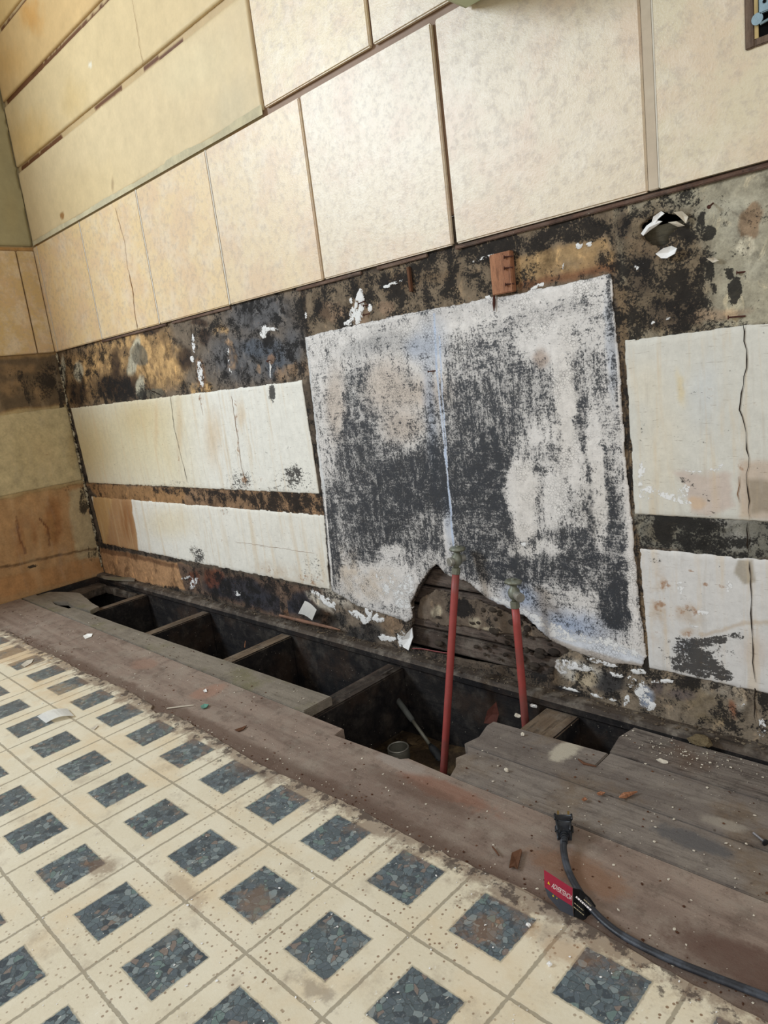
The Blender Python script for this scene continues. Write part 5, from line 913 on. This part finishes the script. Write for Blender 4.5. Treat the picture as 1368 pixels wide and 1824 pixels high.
q00 = Vector((2.03133,-0.43681,0.02600)); q10 = Vector((2.05255,-0.42484,0.00422)); q01 = Vector((2.02091,-0.42468,0.04509)); q11 = Vector((2.04429,-0.40980,0.02391))
m0 = Vector((2.02600,-0.43368,0.03263)); m1 = Vector((2.04841,-0.41995,0.01138))
tag = bmobj('warning_tag', quadstrip([(m0, q01), ((m0+m1)/2+Vector((.0, -.001, 0)), (q01+q11)/2), (m1, q11)]), M_redlab, cr)
tg2 = bmobj('tag_fold', quadstrip([(q00, m0), (Vector((2.04518,-0.43721,0.01663)), (m0+m1)/2+Vector((.0, -.001, 0))), (q10, m1)]), M_greylab, cr)
bk = bmobj('tag_back', quadstrip([(q10, q11), (Vector((2.06268,-0.41736,-0.00122)), Vector((2.04597,-0.39760,0.01500))), (Vector((2.06746,-0.40874,-0.00225)), Vector((2.05449,-0.39299,0.00505))), (Vector((2.07172,-0.40012,-0.00285)), Vector((2.06399,-0.39492,-0.00246)))]), M_blklab, cr)
def lettering(txt, p0, p1, up, size, mat, parent, lift=.0006, name='lettering', sx=1.0):
    p0 = Vector(p0); X = (Vector(p1)-p0); W_ = X.length; X.normalize(); Y = Vector(up)-p0; Y = (Y-X*Y.dot(X)).normalized(); N = X.cross(Y)
    cu = bpy.data.curves.new(name, 'FONT'); cu.body = txt; cu.size = 1; cu.offset = .0
    o = bpy.data.objects.new(name, cu); COL.objects.link(o); bpy.context.view_layer.update()
    me = bpy.data.meshes.new_from_object(o); bpy.data.objects.remove(o)
    xs_ = [v.co.x for v in me.vertices]; w_ = max(xs_)-min(xs_); k = W_/w_
    for v in me.vertices: v.co = p0+X*(v.co.x-min(xs_))*k+Y*v.co.y*size+N*lift
    return link(name, me, mat, parent)
def on(a, b_, c_, d_, s, t):   # bilinear on the front leaf: a lower-left, b lower-right, c upper-right, d upper-left
    return (a*(1-s)+b_*s)*(1-t)+(d_*(1-s)+c_*s)*t
A4 = (m0, m1, q11, q01)
lettering('ADVERTENCIA', on(*A4, .24, .26), on(*A4, .95, .26), on(*A4, .24, .8), (q01-m0).length*.40, M_whiteink, tag)
def tri(p, X, Y, s, mat, parent):
    N = X.cross(Y).normalized()*.0007; p = Vector(p)+N; return link('warning_triangle', mesh([p, p+X*s, p+X*s*.5+Y*s*.9], [(0, 1, 2)]), mat, parent)
X_ = (m1-m0).normalized(); Y_ = (q01-m0).normalized()
tri(on(*A4, .10, .32), X_, Y_, .0032, M_yellow, tag)
B4 = (q00, q10, m1, m0)
tri(on(*B4, .22, .52), X_, Y_, .0022, M_yellow, tg2); tri(on(*B4, .36, .5), X_, Y_, .0022, M_yellow, tg2)
C4 = (q10, Vector((2.07172,-0.40012,-0.00285)), Vector((2.06399,-0.39492,-0.00246)), q11)
# small print lines on the black side (too small to read in the photograph)
def print_line(a, c, w_, mat):
    a, c = Vector(a), Vector(c); t = (c-a).normalized(); n_ = Vector((.70, -.69, .20)).normalized(); u2 = t.cross(n_).normalized(); b = bmesh.new(); L = (c-a).length; x = 0; rr = random.Random(int(L*1e6))
    while x < L:
        l_ = min(rr.uniform(.0010, .0032), L-x); b.faces.new([b.verts.new(a+t*x+u2*w_/2), b.verts.new(a+t*(x+l_)+u2*w_/2), b.verts.new(a+t*(x+l_)-u2*w_/2), b.verts.new(a+t*x-u2*w_/2)]); x += l_+.0006
    bmobj('print_line', b, mat, bk)
print_line((2.05795,-0.41185,0.01864), (2.06367,-0.40818,0.01090), .0011, M_tanink)
print_line((2.05068,-0.41470,0.02033), (2.06706,-0.41035,0.00680), .0018, M_whiteink)
print_line((2.05083,-0.41902,0.01602), (2.05822,-0.41500,0.00754), .0008, M_tanink)
print_line((2.05137,-0.42148,0.01332), (2.05982,-0.41716,0.00453), .0008, M_tanink)
# ---------------------------------------------------------------- loose scraps on the floor
def flake(name, pts, label, cat='scrap', mat=M_vinyl, curl=.004, th=.0012, group=None):
    o = chip(name, pts, th, mat, None, curl); tagit(o, label, cat, group); return o
def curved(name, A, B, C_, D, bow, label, mat, cat='scrap', th=.0010, n=8):
    """sheet scrap bent along its length; A,B one edge, D,C opposite edge"""
    A, B, C_, D = map(Vector, (A, B, C_, D)); b = bmesh.new(); rows = []
    for i in range(n+1):
        t = i/n; z = Vector((0, 0, bow*math.sin(math.pi*t))); a_ = A.lerp(B, t)+z; c_ = D.lerp(C_, t)+z*.9; rows.append([b.verts.new(a_), b.verts.new(a_.lerp(c_, .5)), b.verts.new(c_)])
    for i in range(n):
        for j in range(2): b.faces.new((rows[i][j], rows[i+1][j], rows[i+1][j+1], rows[i][j+1]))
    bmesh.ops.solidify(b, geom=b.faces[:], thickness=th); bmesh.ops.recalc_face_normals(b, faces=b.faces[:]); o = bmobj(name, b, mat, None, False); tagit(o, label, cat); return o
curved('vinyl_scrap', (0.9913,-0.5816,0.0060), (1.0163,-0.5328,0.0070), (1.0626,-0.5385,0.0070), (1.0394,-0.5824,0.0060), .006, 'large curled white paper scrap lying on the linoleum at left', M_vinyl)
flake('pale_scrap', [(0.5966,-0.3258,0.0015),(0.5915,-0.3118,0.0015),(0.6058,-0.3046,0.0015),(0.6246,-0.3157,0.0015),(0.6249,-0.3319,0.0015)], 'small oval white chip on the brown floor above the linoleum edge', mat=M_vinyl, curl=.002)
flake('pale_scrap', [(-0.0349,-0.2985,0.0015),(-0.0580,-0.2736,0.0015),(-0.0323,-0.2682,0.0015),(-0.0113,-0.2822,0.0015),(-0.0112,-0.2994,0.0015)], 'faded white smear chip on the brown floor near the left wall', mat=M_chip, curl=.001)
flake('pale_scrap', [(0.6560,-0.4972,0.0050),(0.6424,-0.4799,0.0050),(0.6478,-0.4662,0.0050),(0.6699,-0.4792,0.0050),(0.6801,-0.4979,0.0050)], 'thin grey-white chip lying on a far linoleum square', mat=M_chip, curl=.002)
flake('pale_scrap', [(1.1431,-0.5410,0.0050),(1.1397,-0.5290,0.0050),(1.1450,-0.5281,0.0050),(1.1535,-0.5392,0.0050)], 'tiny pale sliver on the linoleum below the curled scrap', mat=M_chip, curl=.001)
flake('pale_scrap', [(1.1886,-0.3342,0.0015),(1.1870,-0.3268,0.0015),(1.2007,-0.3327,0.0015),(1.1977,-0.3372,0.0015)], 'tiny bright white chip on the brown floor above the green fragment', mat=M_white, curl=.002)
flake('green_fragment', [(1.2483,-0.3767,0.0030),(1.2469,-0.3673,0.0030),(1.2571,-0.3639,0.0030),(1.2635,-0.3727,0.0030),(1.2596,-0.3800,0.0030)], 'small green plastic fragment on the brown floor', mat=M_green, curl=.003)
o = bmobj('wood_splinter', tube([(1.1938,-0.4168,0.0020),(1.2108,-0.3991,0.0020),(1.2299,-0.3802,0.0020)], [.0012, .0014, .0009], 6), M_chip); tagit(o, 'thin pale stick at the torn linoleum edge', 'splinter')
o = bmobj('wood_splinter', tube([(1.9990,-0.2145,0.0030),(2.0026,-0.2078,0.0030),(2.0122,-0.1913,0.0030)], [.001, .0042, .001], 6), M_redwood); tagit(o, 'reddish pointed wood splinter lying across a plank joint', 'splinter')
flake('wood_chip', [(1.9718,-0.2224,0.0030),(1.9742,-0.2164,0.0030),(1.9801,-0.2155,0.0030),(1.9788,-0.2222,0.0030),(1.9753,-0.2245,0.0030)], 'flat orange-brown wood chip left of the pointed splinter', mat=M_redwood, curl=.002)
flake('wood_chip', [(1.9622,-0.2447,0.0030),(1.9634,-0.2381,0.0030),(1.9681,-0.2408,0.0030),(1.9663,-0.2463,0.0030)], 'small reddish chip on the grey plank above the plug', mat=M_redwood, curl=.002)
flake('bark_piece', [(1.9571,-0.4017,0.0030),(1.9465,-0.3804,0.0030),(1.9513,-0.3687,0.0030),(1.9540,-0.3704,0.0030),(1.9664,-0.3985,0.0030),(1.9608,-0.3969,0.0030)], 'long brown bark piece lying between the pit and the tag', mat=M_bark, curl=.003, th=.002)
flake('bark_piece', [(1.3841,-0.3918,0.0020),(1.3881,-0.3805,0.0020),(1.3903,-0.3703,0.0020),(1.3967,-0.3819,0.0020),(1.3945,-0.3920,0.0020)], 'short dark bark piece on the brown floor near the left', mat=M_bark, curl=.002)
o = bmobj('wood_splinter', tube([(1.9208,-0.3839,0.0030),(1.9298,-0.3885,0.0030),(1.9364,-0.3922,0.0030)], [.0008, .0012, .0008], 6), M_bark); tagit(o, 'dark twig left of the bark piece', 'splinter')
def stone(name, p, r, label, mat=M_chip, sq=(1, .8, .8), sd=0):
    rr = random.Random(sd); b = bmesh.new(); bmesh.ops.create_icosphere(b, subdivisions=2, radius=r)
    for v in b.verts: v.co = Vector((v.co.x*sq[0], v.co.y*sq[1], v.co.z*sq[2]))*rr.uniform(.68, 1.2)+Vector(p)+Vector((0, 0, r*sq[2]*.75))
    o = bmobj(name, b, mat); tagit(o, label, 'rubble'); return o
stone('plaster_lump', (1.8084,-0.1475,-0.0000), .0034, 'small white plaster lump on the scuffed board near the right pipe', sd=1)
stone('plaster_lump', (1.8424,-0.2409,0.0000), .0036, 'pale plaster lump on the grey board below the tall pipe', sd=2)
stone('plaster_lump', (2.0093,-0.1071,0.0000), .0052, 'tan plaster lump on the dark board at right', sd=3, sq=(1.5, .7, .5))
stone('plaster_lump', (1.7550,-0.0361,-0.0180), .0052, 'bright white plaster piece on the joist behind the shorter pipe', M_white, (1.3, .8, .7), sd=4)
stone('plaster_lump', (1.7504,-0.0770,-0.0180), .0048, 'beige plaster piece on the joist left of the shorter pipe', M_chip, (1.3, .8, .7), sd=5)
stone('debris_clump', (2.0345,-0.0369,0.0010), .0125, 'fuzzy brown debris clump with a white bit, by the sill at right', plainmat('fibre_clump', (112, 98, 74), .95, .1, var=.5, scale=200, bump=.004), (1.4, .9, .6), sd=6)
stone('plaster_lump', (2.0386,-0.0396,0.0010), .006, 'white chip stuck in front of the brown debris clump', M_white, (1.3, .8, .6), sd=7)
stone('plaster_lump', (2.0219,-0.4624,0.0038), .0028, 'tiny white lump on the square beside the warning tag', M_white, sd=8)
stone('plaster_lump', (2.0641,-0.4909,0.0038), .0028, 'tiny white lump on the cream strip below the warning tag', M_white, sd=9)
# screw at the right edge
s0 = Vector((2.1522,-0.1935,0.0030)); s1 = Vector((2.1667,-0.2024,0.0030)); sr = root('screw', 'steel screw with a dark head lying on the plank at the right edge', 'screw', (s1.x, s1.y, 0))
dv = s1-s0; b = bmesh.new(); nn_ = 26; tube([s0+dv*(k/nn_) for k in range(nn_+1)], [.0004]+[.0013+.0005*(k % 2) for k in range(nn_-1)]+[.0016], 10, True, b); bmobj('shank', b, M_nail, sr)
bmobj('head', lathe([(0, .0018), (.0012, .0038), (.0024, .0040), (.0026, .003)], s1, dv, 16), M_blackp, sr)
# rusty metal scrap at the plank end
flake('rusty_scrap', [(1.7163,-0.1250,-0.0163), (1.7186,-0.1200,-0.0048), (1.7205,-0.1180,0.0039), (1.7347,-0.1100,0.0203), (1.7379,-0.1100,-0.0010), (1.7363,-0.1180,-0.0159)], 'jagged rusty sheet scrap standing up behind the end of the scuffed board', mat=plainmat('rust_red', (74, 40, 32), .8, .2, var=.5, scale=150), curl=.003, th=.0015)
# curled scrap and wood strip on the ledge
curved('vinyl_scrap', (1.1112,-0.0220,0.0414), (1.1685,-0.0280,0.0366), (1.2063,-0.0400,0.0725), (1.1552,-0.0300,0.0826), .004, 'curled white vinyl scrap propped on the sill ledge under the wall', M_vinyl)
o = bmobj('wood_strip', tube([(1.0212,-0.0120,0.0189),(1.1127,-0.0120,0.0200),(1.2132,-0.0120,0.0211),(1.2435,-0.0120,0.0212)], [.003, .0042, .003, .001], 6), woodmat('strip_wood', (160, 126, 104), (132, 96, 76), (84, 60, 46), 1.5, dust=.2)); tagit(o, 'thin reddish wood strip lying along the sill under the curled scrap', 'wood scrap')
o = bmobj('wood_splinter', tube([(1.4385,-0.0500,-0.0110), (1.4091,-0.0900,-0.0315), (1.3940,-0.1300,-0.0386)], [.002, .0045, .003], 6), M_joist_dark); tagit(o, 'dark splintered strip on the dark joist by the pit', 'splinter')
o = bmobj('wood_splinter', tube([(1.0261,-0.1261,-0.0200), Vector((1.0261,-0.1261,-0.0200))+Vector((.004, .002, .016))], [.0016, .0007], 6), M_redwood); tagit(o, 'short splinter standing up on the third joist', 'splinter')
o = bmobj('wood_splinter', tube([(1.9405,-0.1647,0.0010),(1.9231,-0.1675,0.0010),(1.9111,-0.1617,0.0010)], [.001, .002, .001], 6), M_bark); tagit(o, 'thin curved dark sliver on the scuffed board', 'splinter')
# red wire on the lath
o = bmobj('red_wire', tube(spline([(1.4533,-0.0040,0.0164),(1.4843,-0.0040,0.0214),(1.5139,-0.0040,0.0227),(1.5526,-0.0040,0.0260)], 4), .0012, 6), plainmat('red_wire_plastic', (120, 52, 50), .5, .4)); tagit(o, 'thin red wire lying at the foot of the broken wall left of the tall pipe', 'wire')
# ---------------------------------------------------------------- things on the wall
bl = [(1.7279,0.0000,0.7266),(1.7653,0.0000,0.7252),(1.7674,0.0000,0.6662),(1.7275,0.0000,0.6657)]
xw0, xw1, zw0, zw1 = bl[0][0]+.001, bl[2][0], bl[2][2], bl[0][2]
rb = root('wood_block', 'reddish-brown wood block nailed to the wall above the blackened square', 'wood block', ((xw0+xw1)/2, -.005, zw0))
bmobj('block', box(xw0, xw1, -.011, .0, zw0, zw1, .0012), M_redwood, rb)
def nail_at(p, d, L, r=.0011, mat=M_rust, parent=None, label=None):
    p = Vector(p); d = Vector(d).normalized(); b = lathe([(0, r), (L*.92, r), (L*.93, r*2.3), (L, r*2.3)], p, d, 10)
    o = bmobj('nail', b, mat, parent)
    if label: tagit(o, label, 'nail', 'rusty nails')
    return o
for p_ in ((1.7709,-0.0080,0.7174), (1.7693,-0.0080,0.7014), (1.7689,-0.0080,0.6777)): nail_at(p_, (-1, -.5, .05), .014, .0012, M_rust, rb)
nail_at((1.4368,0.0000,0.7017), (-.9, -.6, -.3), .014, label='topmost of three bent nails beside the white plaster patch')
nail_at((1.4472,0.0000,0.6931), (-.9, -.5, 0), .012, label='middle one of three bent nails beside the white plaster patch')
nail_at((1.4459,0.0000,0.6781), (-.9, -.5, -.15), .013, label='lowest of three bent nails beside the white plaster patch')
nail_at((1.5928,-0.0020,0.5610), (-1, -.6, 0), .016, label='bent nail in the pale streak on the blackened square')
nail_at((2.0940,0.0000,0.5848), (-1, -.35, .05), .02, label='long rusty nail just above the right white patch')
nail_at((2.0950,0.0000,0.6373), (-1, -.5, .05), .010, label='short nail near the top of the right-hand crack')
nail_at((1.1252,0.0000,0.6237), (.2, -1, -.2), .012, label='nail in the dark band above the left white patch')
nail_at((2.0593,0.0000,0.7247), (-.1, -.9, -.4), .012, label='rusty nail in the pale plaster under the right tile')
st_ = [(1.5514,-0.0000,0.7465),(1.5605,-0.0000,0.7457),(1.5591,0.0000,0.7031),(1.5532,0.0000,0.6993)]
o = bmobj('wood_strip', box(st_[0][0]+.001, st_[1][0]-.002, -.006, .0, st_[3][2], st_[0][2]-.006, .0008), M_bark); tagit(o, 'thin upright wood strip in the dark band above the blackened square', 'wood scrap')
o = bmobj('bent_nail', tube([(1.7288,-0.0060,0.6673),(1.7273,-0.0060,0.6547),(1.7260,-0.0060,0.6429)], [.0018, .0024, .0008], 6), M_rust); tagit(o, 'dark rusty spike hanging under the wood block', 'nail')
# pale green enamel fixture at the top
pc = Vector((1.7243,0.0000,1.0676)); zf = pc.z
fx = root('enamel_shelf', 'corner of a pale green enamelled wall shelf hanging at the top of the tiles', 'shelf', (pc.x+.2, -.01, zf))
bmobj('shelf_body', box(pc.x, pc.x+.42, -.20, -.0095, zf, zf+.10, .006, seg=3), M_enamel, fx, True)
bmobj('shelf_lip', box(pc.x+.012, pc.x+.408, -.19, -.02, zf-.003, zf+.003, .0015), M_enamel, fx)
# outlet box cut into the right tile
x0, z0, x1, z1 = BX
ob = root('outlet_box', 'open metal outlet box recessed in a cut tile at the top right', 'outlet', ((x0+x1)/2, -.005, z0))
b = bmesh.new()
for q_ in ((x0-.004, x0+.006, z0-.004, z1+.004), (x1-.006, x1+.004, z0-.004, z1+.004), (x0+.006, x1-.006, z0-.004, z0+.004), (x0+.006, x1-.006, z1-.004, z1+.004)): box(q_[0], q_[1], -.012, .004, q_[2], q_[3], .001, bm=b)
bmobj('wooden_frame', b, woodmat('frame_wood', (110, 90, 74), (84, 64, 50), (48, 36, 28), 1.6, axis=2, dust=.2), ob)
bmobj('recess_shade', box(x0+.004, x1-.004, -.0098, -.0094, z0+.004, z1-.004), M_dark, ob)  # flat black plate in place of the box's shaded inside
bmobj('side_strip', box(x0+.006, x0+.010, -.0112, -.0098, z0+.004, z1-.004), plainmat('tan_strip', (178, 154, 104), .7, .2), ob)
bmobj('switch_strap', box(x0+.012, x0+.05, -.016, -.010, z0+.026, z1-.004, .001), M_zinc, ob)
bmobj('mounting_ear', lathe([(0, .006), (.002, .006)], (x0+.010, -.013, z0+.022), (0, -1, 0), 20), M_zinc, ob)
for dz in (.05, .028): bmobj('screw_hole', lathe([(0, .0018), (.0006, .0018)], (x0+.018, -.0163, z0+dz+.008), (0, -1, 0), 12), M_dark, ob)
bmobj('bracket_wire', tube([(x0+.013, -.014, z0+.016), (x0+.06, -.016, z0+.024)], .0016, 8), M_zinc, ob)
